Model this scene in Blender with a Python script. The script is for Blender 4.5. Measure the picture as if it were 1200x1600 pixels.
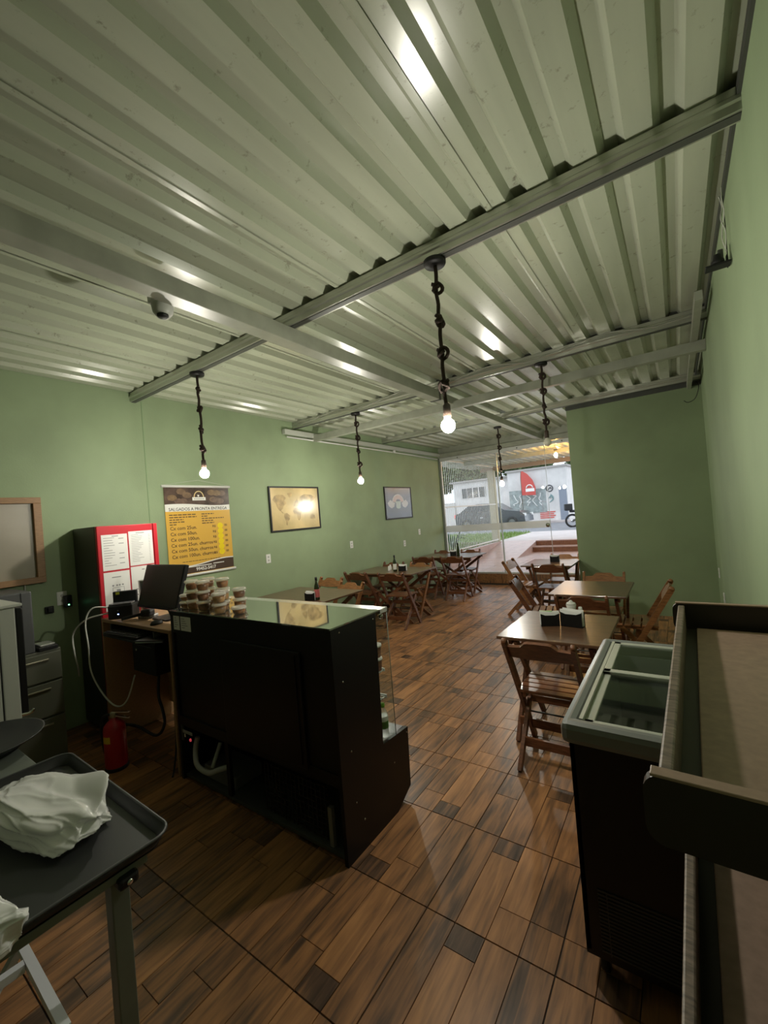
import bpy, bmesh, math, random
from mathutils import Vector, Matrix
random.seed(7)
for o in list(bpy.data.objects): bpy.data.objects.remove(o)
S = bpy.context.scene
COL = S.collection
PI = math.pi
# ------------------------------------------------------------------ camera
H = 1.61
YAW, PITCH, ROLL = math.radians(35.08), math.radians(.6155), math.radians(-4.66)
fw = Vector((-math.sin(YAW)*math.cos(PITCH), math.cos(YAW)*math.cos(PITCH), math.sin(PITCH)))
rt = Vector((math.cos(YAW), math.sin(YAW), 0)); up = rt.cross(fw)
r2 = math.cos(ROLL)*rt + math.sin(ROLL)*up; u2 = -math.sin(ROLL)*rt + math.cos(ROLL)*up
cam = bpy.data.objects.new('camera', bpy.data.cameras.new('camera')); COL.objects.link(cam)
cam.matrix_world = Matrix(((r2.x, u2.x, -fw.x, 0), (r2.y, u2.y, -fw.y, 0), (r2.z, u2.z, -fw.z, H), (0, 0, 0, 1)))
cam.data.sensor_fit = 'HORIZONTAL'; cam.data.sensor_width = 36; cam.data.lens = 36*654.5/1200
cam.data.clip_start = .02; cam.data.clip_end = 200
S.camera = cam
# ------------------------------------------------------------------ world (overcast evening sky), exposure
W = bpy.data.worlds.new('overcast_sky'); S.world = W; W.use_nodes = True
bg = W.node_tree.nodes['Background']; bg.inputs[0].default_value = (.82, .88, 1.0, 1); bg.inputs[1].default_value = 2.4
S.view_settings.view_transform = 'Standard'; S.view_settings.look = 'None'
S.view_settings.exposure = 0.0; S.view_settings.gamma = 1; S.view_settings.use_curve_mapping = False
BULB = 690.0
BULB_COL = (1, .955, .83)

# ------------------------------------------------------------------ materials
MATS = {}
def mat(name, col, rough=.5, metal=0, spec=.5, emit=None, estr=0, noise=0, nscale=8, stretch=(1, 1, 1), bump=0, coat=0, alpha=1):
    if name in MATS: return MATS[name]
    m = bpy.data.materials.new(name); m.use_nodes = True; nt = m.node_tree; p = nt.nodes['Principled BSDF']
    p.inputs['Base Color'].default_value = (*col, 1); p.inputs['Roughness'].default_value = rough
    p.inputs['Metallic'].default_value = metal; p.inputs['Specular IOR Level'].default_value = spec
    p.inputs['Coat Weight'].default_value = coat; p.inputs['Coat Roughness'].default_value = .12
    p.inputs['Alpha'].default_value = alpha
    if emit: p.inputs['Emission Color'].default_value = (*emit, 1); p.inputs['Emission Strength'].default_value = estr
    if noise or bump:
        g = nt.nodes.new('ShaderNodeTexCoord'); mp = nt.nodes.new('ShaderNodeMapping'); mp.inputs['Scale'].default_value = stretch
        n = nt.nodes.new('ShaderNodeTexNoise'); n.inputs['Scale'].default_value = nscale; n.inputs['Detail'].default_value = 6
        nt.links.new(g.outputs['Object'], mp.inputs[0]); nt.links.new(mp.outputs[0], n.inputs[0])
        if noise:
            r = nt.nodes.new('ShaderNodeValToRGB')
            a = [max(0, c*(1-noise)) for c in col]; b = [min(1, c*(1+noise)) for c in col]
            r.color_ramp.elements[0].position = .3; r.color_ramp.elements[1].position = .7
            r.color_ramp.elements[0].color = (*a, 1); r.color_ramp.elements[1].color = (*b, 1)
            nt.links.new(n.outputs[0], r.inputs[0]); nt.links.new(r.outputs[0], p.inputs['Base Color'])
        if bump:
            bm_ = nt.nodes.new('ShaderNodeBump'); bm_.inputs['Strength'].default_value = bump; bm_.inputs['Distance'].default_value = .003
            nt.links.new(n.outputs[0], bm_.inputs['Height']); nt.links.new(bm_.outputs[0], p.inputs['Normal'])
    MATS[name] = m; return m
def glass_mat(name, tint=(1, 1, 1), base=.05, rough=.0):
    if name in MATS: return MATS[name]
    m = bpy.data.materials.new(name); m.use_nodes = True; nt = m.node_tree; nt.nodes.clear()
    o = nt.nodes.new('ShaderNodeOutputMaterial'); mx = nt.nodes.new('ShaderNodeMixShader')
    t = nt.nodes.new('ShaderNodeBsdfTransparent'); t.inputs[0].default_value = (*tint, 1)
    g = nt.nodes.new('ShaderNodeBsdfGlossy'); g.inputs['Roughness'].default_value = rough
    lw = nt.nodes.new('ShaderNodeLayerWeight'); lw.inputs[0].default_value = .5
    pw = nt.nodes.new('ShaderNodeMath'); pw.operation = 'POWER'; pw.inputs[1].default_value = 5; nt.links.new(lw.outputs['Facing'], pw.inputs[0])
    f = nt.nodes.new('ShaderNodeMath'); f.operation = 'MULTIPLY_ADD'; f.inputs[1].default_value = .94; f.inputs[2].default_value = .04; nt.links.new(pw.outputs[0], f.inputs[0])
    nt.links.new(f.outputs[0], mx.inputs[0]); nt.links.new(t.outputs[0], mx.inputs[1]); nt.links.new(g.outputs[0], mx.inputs[2])
    nt.links.new(mx.outputs[0], o.inputs[0]); MATS[name] = m; return m
def film_mat(name, col, opacity, rough=.4, bump=0):
    m = bpy.data.materials.new(name); m.use_nodes = True; nt = m.node_tree
    p = nt.nodes['Principled BSDF']; o = nt.nodes['Material Output']
    p.inputs['Base Color'].default_value = (*col, 1); p.inputs['Roughness'].default_value = rough
    t = nt.nodes.new('ShaderNodeBsdfTransparent'); mx = nt.nodes.new('ShaderNodeMixShader'); mx.inputs[0].default_value = opacity
    nt.links.new(t.outputs[0], mx.inputs[1]); nt.links.new(p.outputs[0], mx.inputs[2]); nt.links.new(mx.outputs[0], o.inputs[0])
    MATS[name] = m; return m
def floor_tile_mat():
    m = bpy.data.materials.new('wood_print_porcelain'); m.use_nodes = True; nt = m.node_tree; N = nt.nodes; L = nt.links
    p = N['Principled BSDF']; at = N.new('ShaderNodeAttribute'); at.attribute_name = 'tone'
    geo = N.new('ShaderNodeNewGeometry'); sep = N.new('ShaderNodeSeparateColor'); L.new(at.outputs['Color'], sep.inputs[0])
    comb = N.new('ShaderNodeCombineXYZ'); L.new(sep.outputs[1], comb.inputs[2])
    sc = N.new('ShaderNodeVectorMath'); sc.operation = 'MULTIPLY'; sc.inputs[1].default_value = (0, 0, 30); L.new(comb.outputs[0], sc.inputs[0])
    ps = N.new('ShaderNodeVectorMath'); ps.operation = 'MULTIPLY'; ps.inputs[1].default_value = (42, 3.2, 1); L.new(geo.outputs['Position'], ps.inputs[0])
    ad = N.new('ShaderNodeVectorMath'); L.new(ps.outputs[0], ad.inputs[0]); L.new(sc.outputs[0], ad.inputs[1])
    n = N.new('ShaderNodeTexNoise'); n.inputs['Scale'].default_value = 1; n.inputs['Detail'].default_value = 7; n.inputs['Distortion'].default_value = .9; L.new(ad.outputs[0], n.inputs[0])
    ps2 = N.new('ShaderNodeVectorMath'); ps2.operation = 'MULTIPLY'; ps2.inputs[1].default_value = (9, 2.2, 1); L.new(geo.outputs['Position'], ps2.inputs[0])
    ad2 = N.new('ShaderNodeVectorMath'); L.new(ps2.outputs[0], ad2.inputs[0]); L.new(sc.outputs[0], ad2.inputs[1])
    n2 = N.new('ShaderNodeTexNoise'); n2.inputs['Scale'].default_value = 1.6; n2.inputs['Detail'].default_value = 3; L.new(ad2.outputs[0], n2.inputs[0])
    ramp = N.new('ShaderNodeValToRGB'); e = ramp.color_ramp.elements
    e[0].position = 0; e[0].color = (.030, .018, .012, 1); e[1].position = 1; e[1].color = (.52, .25, .10, 1)
    x = e.new(.35); x.color = (.125, .068, .040, 1); x = e.new(.65); x.color = (.33, .155, .066, 1)
    m1 = N.new('ShaderNodeMath'); m1.operation = 'MULTIPLY_ADD'; m1.inputs[1].default_value = 1.05; L.new(n.outputs[0], m1.inputs[0])
    m0 = N.new('ShaderNodeMath'); m0.operation = 'MULTIPLY_ADD'; m0.inputs[1].default_value = .9; m0.inputs[2].default_value = -.95
    L.new(n2.outputs[0], m0.inputs[0]); m3 = N.new('ShaderNodeMath'); m3.operation = 'ADD'; L.new(m0.outputs[0], m3.inputs[0]); L.new(sep.outputs[0], m3.inputs[1])
    L.new(m3.outputs[0], m1.inputs[2]); L.new(m1.outputs[0], ramp.inputs[0]); L.new(ramp.outputs[0], p.inputs['Base Color'])
    rr = N.new('ShaderNodeMapRange'); rr.inputs['To Min'].default_value = .30; rr.inputs['To Max'].default_value = .44
    L.new(n2.outputs[0], rr.inputs[0]); L.new(rr.outputs[0], p.inputs['Roughness'])
    b = N.new('ShaderNodeBump'); b.inputs['Strength'].default_value = .25; b.inputs['Distance'].default_value = .0015; L.new(n.outputs[0], b.inputs['Height']); L.new(b.outputs[0], p.inputs['Normal'])
    return m
def ceiling_mat():
    m = mat('painted_steel_sheet', (.52, .53, .44), .34, 0, .6)
    nt = m.node_tree; N = nt.nodes; L = nt.links; p = N['Principled BSDF']
    geo = N.new('ShaderNodeNewGeometry')
    n = N.new('ShaderNodeTexNoise'); n.inputs['Scale'].default_value = 16; n.inputs['Detail'].default_value = 8; n.inputs['Roughness'].default_value = .7; L.new(geo.outputs['Position'], n.inputs[0])
    r = N.new('ShaderNodeValToRGB'); r.color_ramp.elements[0].position = .26; r.color_ramp.elements[0].color = (.19, .18, .13, 1)
    r.color_ramp.elements[1].position = .40; r.color_ramp.elements[1].color = (.465, .50, .385, 1); L.new(n.outputs[0], r.inputs[0])
    mp = N.new('ShaderNodeVectorMath'); mp.operation = 'MULTIPLY'; mp.inputs[1].default_value = (7, .8, 5); L.new(geo.outputs['Position'], mp.inputs[0])
    n2 = N.new('ShaderNodeTexNoise'); n2.inputs['Scale'].default_value = 1.3; n2.inputs['Detail'].default_value = 4; L.new(mp.outputs[0], n2.inputs[0])
    mr = N.new('ShaderNodeMapRange'); mr.inputs['From Min'].default_value = .3; mr.inputs['From Max'].default_value = .7; mr.inputs['To Min'].default_value = .88; mr.inputs['To Max'].default_value = 1.04; L.new(n2.outputs[0], mr.inputs[0])
    mu = N.new('ShaderNodeVectorMath'); mu.operation = 'SCALE'; L.new(r.outputs[0], mu.inputs[0]); L.new(mr.outputs[0], mu.inputs['Scale']); L.new(mu.outputs[0], p.inputs['Base Color'])
    b = N.new('ShaderNodeBump'); b.inputs['Strength'].default_value = .07; b.inputs['Distance'].default_value = .004; L.new(n2.outputs[0], b.inputs['Height']); L.new(b.outputs[0], p.inputs['Normal'])
    rr = N.new('ShaderNodeMapRange'); rr.inputs['To Min'].default_value = .19; rr.inputs['To Max'].default_value = .27; L.new(n2.outputs[0], rr.inputs[0]); L.new(rr.outputs[0], p.inputs['Roughness'])
    return m
def wall_mat(name, col):
    m = mat(name, col, .62, 0, .35); nt = m.node_tree; N = nt.nodes; L = nt.links; p = N['Principled BSDF']
    geo = N.new('ShaderNodeNewGeometry'); n = N.new('ShaderNodeTexNoise'); n.inputs['Scale'].default_value = 1.7; n.inputs['Detail'].default_value = 7; L.new(geo.outputs['Position'], n.inputs[0])
    r = N.new('ShaderNodeValToRGB'); r.color_ramp.elements[0].position = .3; r.color_ramp.elements[0].color = (*[c*.88 for c in col], 1)
    r.color_ramp.elements[1].position = .62; r.color_ramp.elements[1].color = (*[c*1.04 for c in col], 1); L.new(n.outputs[0], r.inputs[0]); L.new(r.outputs[0], p.inputs['Base Color'])
    n2 = N.new('ShaderNodeTexNoise'); n2.inputs['Scale'].default_value = 90; n2.inputs['Detail'].default_value = 3; L.new(geo.outputs['Position'], n2.inputs[0])
    b = N.new('ShaderNodeBump'); b.inputs['Strength'].default_value = .18; b.inputs['Distance'].default_value = .004; L.new(n2.outputs[0], b.inputs['Height']); L.new(b.outputs[0], p.inputs['Normal'])
    return m

GREEN = wall_mat('sage_green_paint', (.285, .365, .215))
TILE = floor_tile_mat()
SHEET = ceiling_mat()
GROUT = mat('dark_grout', (.028, .02, .015), .8)
STEEL = mat('primed_steel', (.33, .345, .28), .36, .0, .6, noise=.15, nscale=6)
GALV = mat('galvanised_steel', (.55, .56, .50), .3, .75, .5)
DARKSTEEL = mat('dark_steel', (.09, .095, .085), .45, .3)
ALU = mat('white_aluminium', (.62, .63, .62), .35, .2)
BLACK = mat('black_laminate', (.007, .007, .0075), .38, 0, .35)
BLACKM = mat('matte_black_plastic', (.011, .011, .012), .5, 0, .4)
WHITE = mat('white_plastic', (.75, .75, .72), .4)
CHAIRW = mat('varnished_chair_wood', (.155, .058, .026), .34, 0, .5, noise=.4, nscale=6, stretch=(3, 3, 14), coat=.25)
CHAIRO = mat('lamplit_chair_wood', (.27, .115, .042), .34, 0, .5, noise=.35, nscale=6, stretch=(3, 3, 14), coat=.25)  # lighter copy of the chair wood, lamp light put into its colour
TABLEW = mat('table_top_wood', (.125, .064, .035), .3, 0, .5, noise=.3, nscale=5, stretch=(2, 18, 2), coat=.35)
ROPE = mat('brown_jute_rope', (.035, .021, .015), .9, bump=.8, nscale=120)
DESKW = mat('tan_melamine', (.36, .22, .115), .45, noise=.12, nscale=5, stretch=(2, 16, 16))
GLASS = glass_mat('clear_glass', (.95, .97, .96))
PICG = glass_mat('picture_glazing', (.97, .97, .96), rough=.16)
CHROME = mat('chrome', (.7, .7, .69), .14, 1)
POLISHED = mat('polished_top_glass', (.40, .42, .39), .035, .92)
PAPER = mat('white_paper', (.82, .82, .8), .6)
INK = mat('black_ink', (.02, .02, .02), .6)
GREYINK = mat('grey_ink', (.3, .3, .31), .6)

# ------------------------------------------------------------------ mesh helpers
class MB:
    def __init__(s): s.v = []; s.f = []; s.sm = []
    def add(s, vs, fs, smooth=False):
        n = len(s.v); s.v += [tuple(v) for v in vs]; s.f += [tuple(i+n for i in f) for f in fs]; s.sm += [smooth]*len(fs); return s
    def box(s, a, b):
        x0, y0, z0 = a; x1, y1, z1 = b
        if x0 > x1: x0, x1 = x1, x0
        if y0 > y1: y0, y1 = y1, y0
        if z0 > z1: z0, z1 = z1, z0
        return s.add([(x0,y0,z0),(x1,y0,z0),(x1,y1,z0),(x0,y1,z0),(x0,y0,z1),(x1,y0,z1),(x1,y1,z1),(x0,y1,z1)],
              [(0,3,2,1),(4,5,6,7),(0,1,5,4),(1,2,6,5),(2,3,7,6),(3,0,4,7)])
    def bbox(s, a, b, r=.004):     # chamfered box
        bm = bmesh.new(); bmesh.ops.create_cube(bm, size=1)
        c = [(a[i]+b[i])/2 for i in range(3)]; d = [abs(b[i]-a[i]) for i in range(3)]
        for v in bm.verts: v.co = Vector([c[i]+v.co[i]*d[i] for i in range(3)])
        r = min(r, min(d)*.45)
        bmesh.ops.bevel(bm, geom=bm.edges[:], offset=r, segments=2, affect='EDGES', profile=.5)
        bm.verts.index_update(); s.add([v.co[:] for v in bm.verts], [[v.index for v in f.verts] for f in bm.faces]); bm.free(); return s
    def bar(s, p, q, w, d, ref=(1, 0, 0)):     # rectangular bar from p to q, w along ref, d across
        p = Vector(p); q = Vector(q); t = (q-p).normalized(); r = Vector(ref); r = (r-t*r.dot(t)).normalized(); n = t.cross(r)
        vs = []
        for c in (p, q):
            for (i, j) in ((-1,-1),(1,-1),(1,1),(-1,1)): vs.append(c + r*(i*w/2) + n*(j*d/2))
        return s.add(vs, [(3,2,1,0),(4,5,6,7),(0,1,5,4),(1,2,6,5),(2,3,7,6),(3,0,4,7)])
    def tube(s, pts, r, seg=8, closed=False):
        pts = [Vector(p) for p in pts]; n = len(pts); vs = []; prev = None
        for i, p in enumerate(pts):
            a = pts[i-1] if i or closed else p; b = pts[(i+1) % n] if i < n-1 or closed else p
            t = (b-a).normalized()
            if prev is None: x = t.orthogonal().normalized()
            else: x = (prev - t*prev.dot(t)); x = x.normalized() if x.length > 1e-6 else t.orthogonal().normalized()
            prev = x; y = t.cross(x); rr = r[i] if isinstance(r, (list, tuple)) else r
            for k in range(seg): an = 2*PI*k/seg; vs.append(p + x*(rr*math.cos(an)) + y*(rr*math.sin(an)))
        fs = []
        for i in range(n if closed else n-1):
            for k in range(seg):
                a = i*seg+k; b = i*seg+(k+1) % seg; c = ((i+1) % n)*seg+(k+1) % seg; d = ((i+1) % n)*seg+k; fs.append((a,b,c,d))
        s.add(vs, fs, True)
        if not closed: s.f += [tuple(len(s.v)-len(vs)+k for k in reversed(range(seg))), tuple(len(s.v)-seg+k for k in range(seg))]; s.sm += [False, False]
        return s
    def lathe(s, prof, c=(0, 0, 0), seg=20, smooth=True):     # prof [(r,z)]
        vs = []; fs = []
        for r, z in prof:
            for k in range(seg): a = 2*PI*k/seg; vs.append((c[0]+r*math.cos(a), c[1]+r*math.sin(a), c[2]+z))
        for i in range(len(prof)-1):
            for k in range(seg): fs.append((i*seg+k, i*seg+(k+1) % seg, (i+1)*seg+(k+1) % seg, (i+1)*seg+k))
        s.add(vs, fs, smooth)
        n = len(s.v)-len(vs)
        if prof[0][0] > 1e-5: s.f.append(tuple(n+k for k in reversed(range(seg)))); s.sm.append(False)
        if prof[-1][0] > 1e-5: s.f.append(tuple(n+(len(prof)-1)*seg+k for k in range(seg))); s.sm.append(False)
        return s
    def prism(s, poly, axis, a, b):   # polygon extruded along axis
        def P(u, v, w): return {'x': (w, u, v), 'y': (u, w, v), 'z': (u, v, w)}[axis]
        n = len(poly); vs = [P(u, v, a) for u, v in poly] + [P(u, v, b) for u, v in poly]
        fs = [tuple(range(n)), tuple(reversed(range(n, 2*n)))] + [(i, n+i, n+(i+1) % n, (i+1) % n) for i in range(n)]
        return s.add(vs, fs)
    def xf(s, M): s.v = [tuple(M @ Vector(v)) for v in s.v]; return s
    def mesh(s, name, m):
        me = bpy.data.meshes.new(name); me.from_pydata(s.v, [], s.f)
        bm = bmesh.new(); bm.from_mesh(me); bmesh.ops.recalc_face_normals(bm, faces=bm.faces); bm.to_mesh(me); bm.free()
        for p, k in zip(me.polygons, s.sm): p.use_smooth = k
        if m: me.materials.append(m)
        me.update(); return me
    def build(s, name, m, parent=None, label=None):
        o = bpy.data.objects.new(name, s.mesh(name, m)); COL.objects.link(o)
        if parent: o.parent = parent
        if label: o['label'] = label
        return o
def mesh_obj(name, me, parent=None, loc=(0, 0, 0)):
    o = bpy.data.objects.new(name, me); COL.objects.link(o); o.location = loc
    if parent: o.parent = parent
    return o
def thing(name, label, cat, loc=(0, 0, 0), rz=0, group=None):
    o = bpy.data.objects.new(name, None); COL.objects.link(o); o.location = loc; o.rotation_euler = (0, 0, rz)
    o.empty_display_size = .1; o['label'] = label; o['category'] = cat
    if group: o['group'] = group
    return o
def tag(o, label, cat, group=None, kind=None):
    if label: o['label'] = label
    if cat: o['category'] = cat
    if group: o['group'] = group
    if kind: o['kind'] = kind
    return o
def struct(o, label=None, cat=None):
    o['kind'] = 'structure'
    if label: o['label'] = label
    if cat: o['category'] = cat
    return o
def dup(root, loc, rz, label, group=None):
    r = root.copy(); COL.objects.link(r); r.location = loc; r.rotation_euler = (0, 0, rz); r['label'] = label
    if group: r['group'] = group
    for ch in list(root.children):
        c = ch.copy(); COL.objects.link(c); c.parent = r
        for g in list(ch.children):
            d = g.copy(); COL.objects.link(d); d.parent = c
    return r
def on_left_wall(o):    # local x -> +Y, local y -> up, local z -> +X
    o.rotation_euler = Matrix(((0, 0, 1), (1, 0, 0), (0, 1, 0))).to_euler(); return o
def on_back_face(o):    # local x -> +X, local y -> up, local z -> -Y
    o.rotation_euler = Matrix(((1, 0, 0), (0, 0, -1), (0, 1, 0))).to_euler(); return o
_txt = []
def text(name, body, size, x, y, m, parent, z=.0012, align='LEFT', rot=0, sx=1, bold=0):
    c = bpy.data.curves.new(name, 'FONT'); c.body = body; c.size = size; c.align_x = align; c.extrude = .0003; c.offset = bold; c.resolution_u = 2
    o = bpy.data.objects.new(name+'_tmp', c); COL.objects.link(o); o.location = (x, y, z); o.rotation_euler = (0, 0, rot); o.scale = (sx, 1, 1)
    _txt.append((o, name, m, parent)); return o
def flush_text():
    bpy.context.view_layer.update(); dg = bpy.context.evaluated_depsgraph_get()
    for o, name, m, parent in _txt:
        me = bpy.data.meshes.new_from_object(o.evaluated_get(dg)); me.name = name; me.materials.clear(); me.materials.append(m)
        n = bpy.data.objects.new(name, me); COL.objects.link(n); n.location = o.location; n.rotation_euler = o.rotation_euler; n.scale = o.scale; n.parent = parent
    for o, *_ in _txt: bpy.data.objects.remove(o)
    _txt.clear()
def rrect(x0, y0, x1, y1, r, n=5):
    out = []
    for cx, cy, a0 in ((x1-r, y1-r, 0), (x0+r, y1-r, 90), (x0+r, y0+r, 180), (x1-r, y0+r, 270)):
        for k in range(n+1): a = math.radians(a0+90*k/n); out.append((cx+r*math.cos(a), cy+r*math.sin(a)))
    return out
def smooth_path(pts, n=6):
    pts = [Vector(p) for p in pts]; out = []
    for i in range(len(pts)-1):
        p0 = pts[max(i-1, 0)]; p1 = pts[i]; p2 = pts[i+1]; p3 = pts[min(i+2, len(pts)-1)]
        for k in range(n):
            t = k/n; out.append(.5*((2*p1)+(p2-p0)*t+(2*p0-5*p1+4*p2-p3)*t*t+(3*p1-p0-3*p2+p3)*t**3))
    out.append(pts[-1]); return out
def cable(name, pts, r, m, label, cat='cable', group=None, parent=None):
    o = MB().tube(smooth_path(pts), r, 6).build(name, m, parent)
    if parent is None: tag(o, label, cat, group)
    return o

# ================================================================== STRUCTURE
XL, XR, YG, YB = -4.43, .29, 8.65, -2.2     # left wall, right wall, glass front, wall behind the camera
ZC = 3.06                                      # underside of the roofing sheets
PIT = .4985; TX0, TY0 = -.959, .945
# floor : slab + tiles
floor = struct(MB().box((XL-.15, YB-.15, -.12), (XR+.2, YG, -.0045)).build('floor', GROUT), 'brown wood print porcelain tile floor of the dining room', 'floor')
def tile_mesh(seed):
    rnd = random.Random(seed); g = .0012; n = 4; w = (PIT-2*g)/n; vs = []; fs = []; tone = []
    dk = rnd.randrange(n); plain = (dk+rnd.randrange(1, n)) % n
    for c in range(n):
        x0 = g+c*w; cut = rnd.choice([.2, .25, .75, .8]) if c == dk else 1.0 if c == plain else rnd.choice([.3, .45, .6, .7])
        segs = [(g, PIT-g)] if cut == 1.0 else [(g, cut*PIT), (cut*PIT, PIT-g)]
        for (y0, y1) in segs:
            t = rnd.choice([.28, .32, .36]) if (c == dk and y1-y0 < .2) else rnd.choice([.50, .58, .64, .72, .54, .46])
            gx = .0006; b = .0011; n0 = len(vs)
            for (z, i) in ((-.0045, gx), (0, gx+b)):
                for (x, y) in ((x0+i, y0+i), (x0+w-i, y0+i), (x0+w-i, y1-i), (x0+i, y1-i)): vs.append((x, y, z))
            fs += [tuple(n0+k for k in q) for q in ((4,5,6,7),(0,1,5,4),(1,2,6,5),(2,3,7,6),(3,0,4,7))]
            tone += [(t, rnd.random(), 0, 1)]*20
    me = bpy.data.meshes.new('tile'); me.from_pydata(vs, [], fs); me.materials.append(TILE)
    ca = me.color_attributes.new('tone', 'FLOAT_COLOR', 'CORNER')
    for i, t in enumerate(tone): ca.data[i].color = t
    me.update(); return me
TM = [tile_mesh(s) for s in range(1, 8)]
rt_ = random.Random(3)
ix0 = math.floor((XL-TX0)/PIT)+1; ix1 = math.floor((XR-TX0)/PIT); iy0 = math.floor((-1.05-TY0)/PIT); iy1 = math.floor((YG-TY0)/PIT)
for i in range(ix0-1, ix1+1):
    for j in range(iy0, iy1):
        o = mesh_obj('tile', TM[rt_.randrange(7)], floor, (TX0+i*PIT, TY0+j*PIT, 0))
# walls
wl = struct(MB().box((XL-.15, YB-.15, -.1), (XL, YG+.12, 3.3)).build('wall_left', GREEN), 'sage green plaster wall behind the poster and picture frames', 'wall')
MB().box((0, 0, 0), (.0035, .007, 2.99)).build('joint_strip', mat('joint_filler', (.20, .30, .15), .7), wl).location = (XL, 2.13, 0)
wr = struct(MB().box((XR, YB-.15, -.1), (XR+.2, 5.12, 3.3)).build('wall_right', GREEN), 'sage green wall beside the chest freezer', 'wall')
MB().box((XR+.045, 5.12, -.1), (XR+.2, 6.75, 3.3)).build('recessed_section', GREEN, wr)
wf = struct(MB().box((-1.245, 6.6, -.1), (XR+.2, 6.75, 3.2)).build('wall_front', GREEN), 'sage green return wall right of the glass front', 'wall')
wside = struct(MB().box((-1.245, 6.75, -.1), (-1.10, YG+.12, 3.2)).build('wall_side', GREEN), 'green side wall running back to the glass front', 'wall')
wb = struct(MB().box((XL-.15, YB-.15, -.1), (XR+.2, YB, 3.3)).build('wall_back', GREEN), 'green wall behind the photographer', 'wall')
# step under the glass front: tiled riser
st = struct(MB().box((XL, YG-.02, -.1), (-1.25, YG+.16, .195)).build('trim_1', GROUT), 'wood print tiled riser under the glass front', 'step')
for k in range(7):
    x0 = XL+.003+k*.4535
    me = MB().box((x0, YG-.03, 0), (x0+.449, YG-.02, .197)).mesh('tile', TILE); ca = me.color_attributes.new('tone', 'FLOAT_COLOR', 'CORNER')
    t = rt_.choice([.45, .55, .62])
    for d in ca.data: d.color = (t, rt_.random(), 0, 1)
    mesh_obj('tile', me, st)
MB().box((XL, YG-.035, .197), (-1.25, YG+.16, .205)).build('ledge', mat('pale_ledge', (.45, .33, .27), .3), st)
# ceiling : roofing sheets, purlins, beams
ceil_ = bpy.data.objects.new('ceiling', None); COL.objects.link(ceil_); struct(ceil_, 'corrugated pale steel roofing seen from below', 'ceiling')
RP = .1975; SW = 5*RP
def sheet(x0, y0, y1, nr, z, parent, name='sheet'):
    prof = []
    for k in range(nr):
        b = x0+k*RP; prof += [(b, 0), (b+.095, 0), (b+.122, .040), (b+.170, .040)]
    prof += [(x0+nr*RP+.002, -.0035), (x0+nr*RP+.03, -.0045)]
    prof = [(x, z+h) for x, h in prof]; t = .0012
    poly_lo = prof; poly_hi = [(x, h+t) for x, h in prof]; n = len(prof)
    vs = [(x, y, h) for y in (y0, y1) for x, h in poly_lo] + [(x, y, h) for y in (y0, y1) for x, h in poly_hi]
    fs = []
    for i in range(n-1): fs += [(i, i+1, n+i+1, n+i), (2*n+i, 3*n+i, 3*n+i+1, 2*n+i+1)]
    return MB().add(vs, fs).build(name, SHEET, parent)
sx = -.663
k0 = math.ceil((XL-sx)/SW)-1
for k in range(k0, 1):
    xs = sx+k*SW; nr = 5
    if k == k0:
        sk = int((XL-.1-xs)/RP); xs += sk*RP; nr = 5-sk
    for (a, b, dz) in ((YB, 2.10, 0), (2.07, 4.30, -.0016), (4.27, YG+.05, -.0032)):
        sheet(xs+dz, a, b, nr, ZC+dz, ceil_)
def purlin(y, x0, x1, z0=2.965):
    z1 = ZC-.004   # folded box section: ribbed face, dark strip underneath for the shade of an open channel
    o = MB().prism([(y-.034, z0+.004), (y-.034, z0+.034), (y-.041, z0+.042), (y-.041, z0+.056), (y-.034, z0+.064), (y-.034, z1), (y+.034, z1), (y+.034, z0+.004)], 'x', x0, x1).build('purlin', GALV, ceil_)
    MB().box((x0, y-.020, z0), (x1, y+.020, z0+.0045)).build('channel_shade', DARKSTEEL, o)
    return o
purlin(2.06, XL, XR); purlin(4.24, XL, XR); purlin(6.45, XL, XR+.04)
MB().bbox((XL+.03, 4.56, 2.815), (XR, 4.63, 2.905), .004).build('cross_beam', STEEL, ceil_)
# long beam hung below the purlins, in two lengths with a sleeve
MB().bbox((-2.195, YB, 2.86), (-2.085, 4.24, 2.963), .004).build('long_beam', STEEL, ceil_)
MB().bbox((-2.19, 4.24, 2.87), (-2.09, YG-.05, 2.96), .004).build('long_beam', STEEL, ceil_)
MB().box((-2.2, 4.215, 2.855), (-2.08, 4.25, 2.964)).build('sleeve', DARKSTEEL, ceil_)
MB().box((.19, 3.6, 2.90), (.235, 6.6, 2.962)).build('side_rail', STEEL, ceil_)
MB().box((XR-.012, YB, 3.02), (XR, 6.6, 3.06)).build('edge_flashing', DARKSTEEL, ceil_)
MB().box((-1.25, 6.58, 2.93), (XR+.05, 6.6, 3.06)).build('edge_flashing', DARKSTEEL, ceil_)
for y in (2.09, 4.26):   # dark plugs painting the shade in the rib hollows over the purlins
    k = 0; x = sx-18*RP
    while x < XR-.1:
        if x > XL+.1:
            MB().prism([(x+.10, ZC), (x+.123, ZC+.036), (x+.17, ZC+.036), (x+.195, ZC)], 'y', y, y+.03).build('rib_hollow_shade', mat('hollow_shade', (.04, .042, .035), .8), ceil_)
        x += RP
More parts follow.
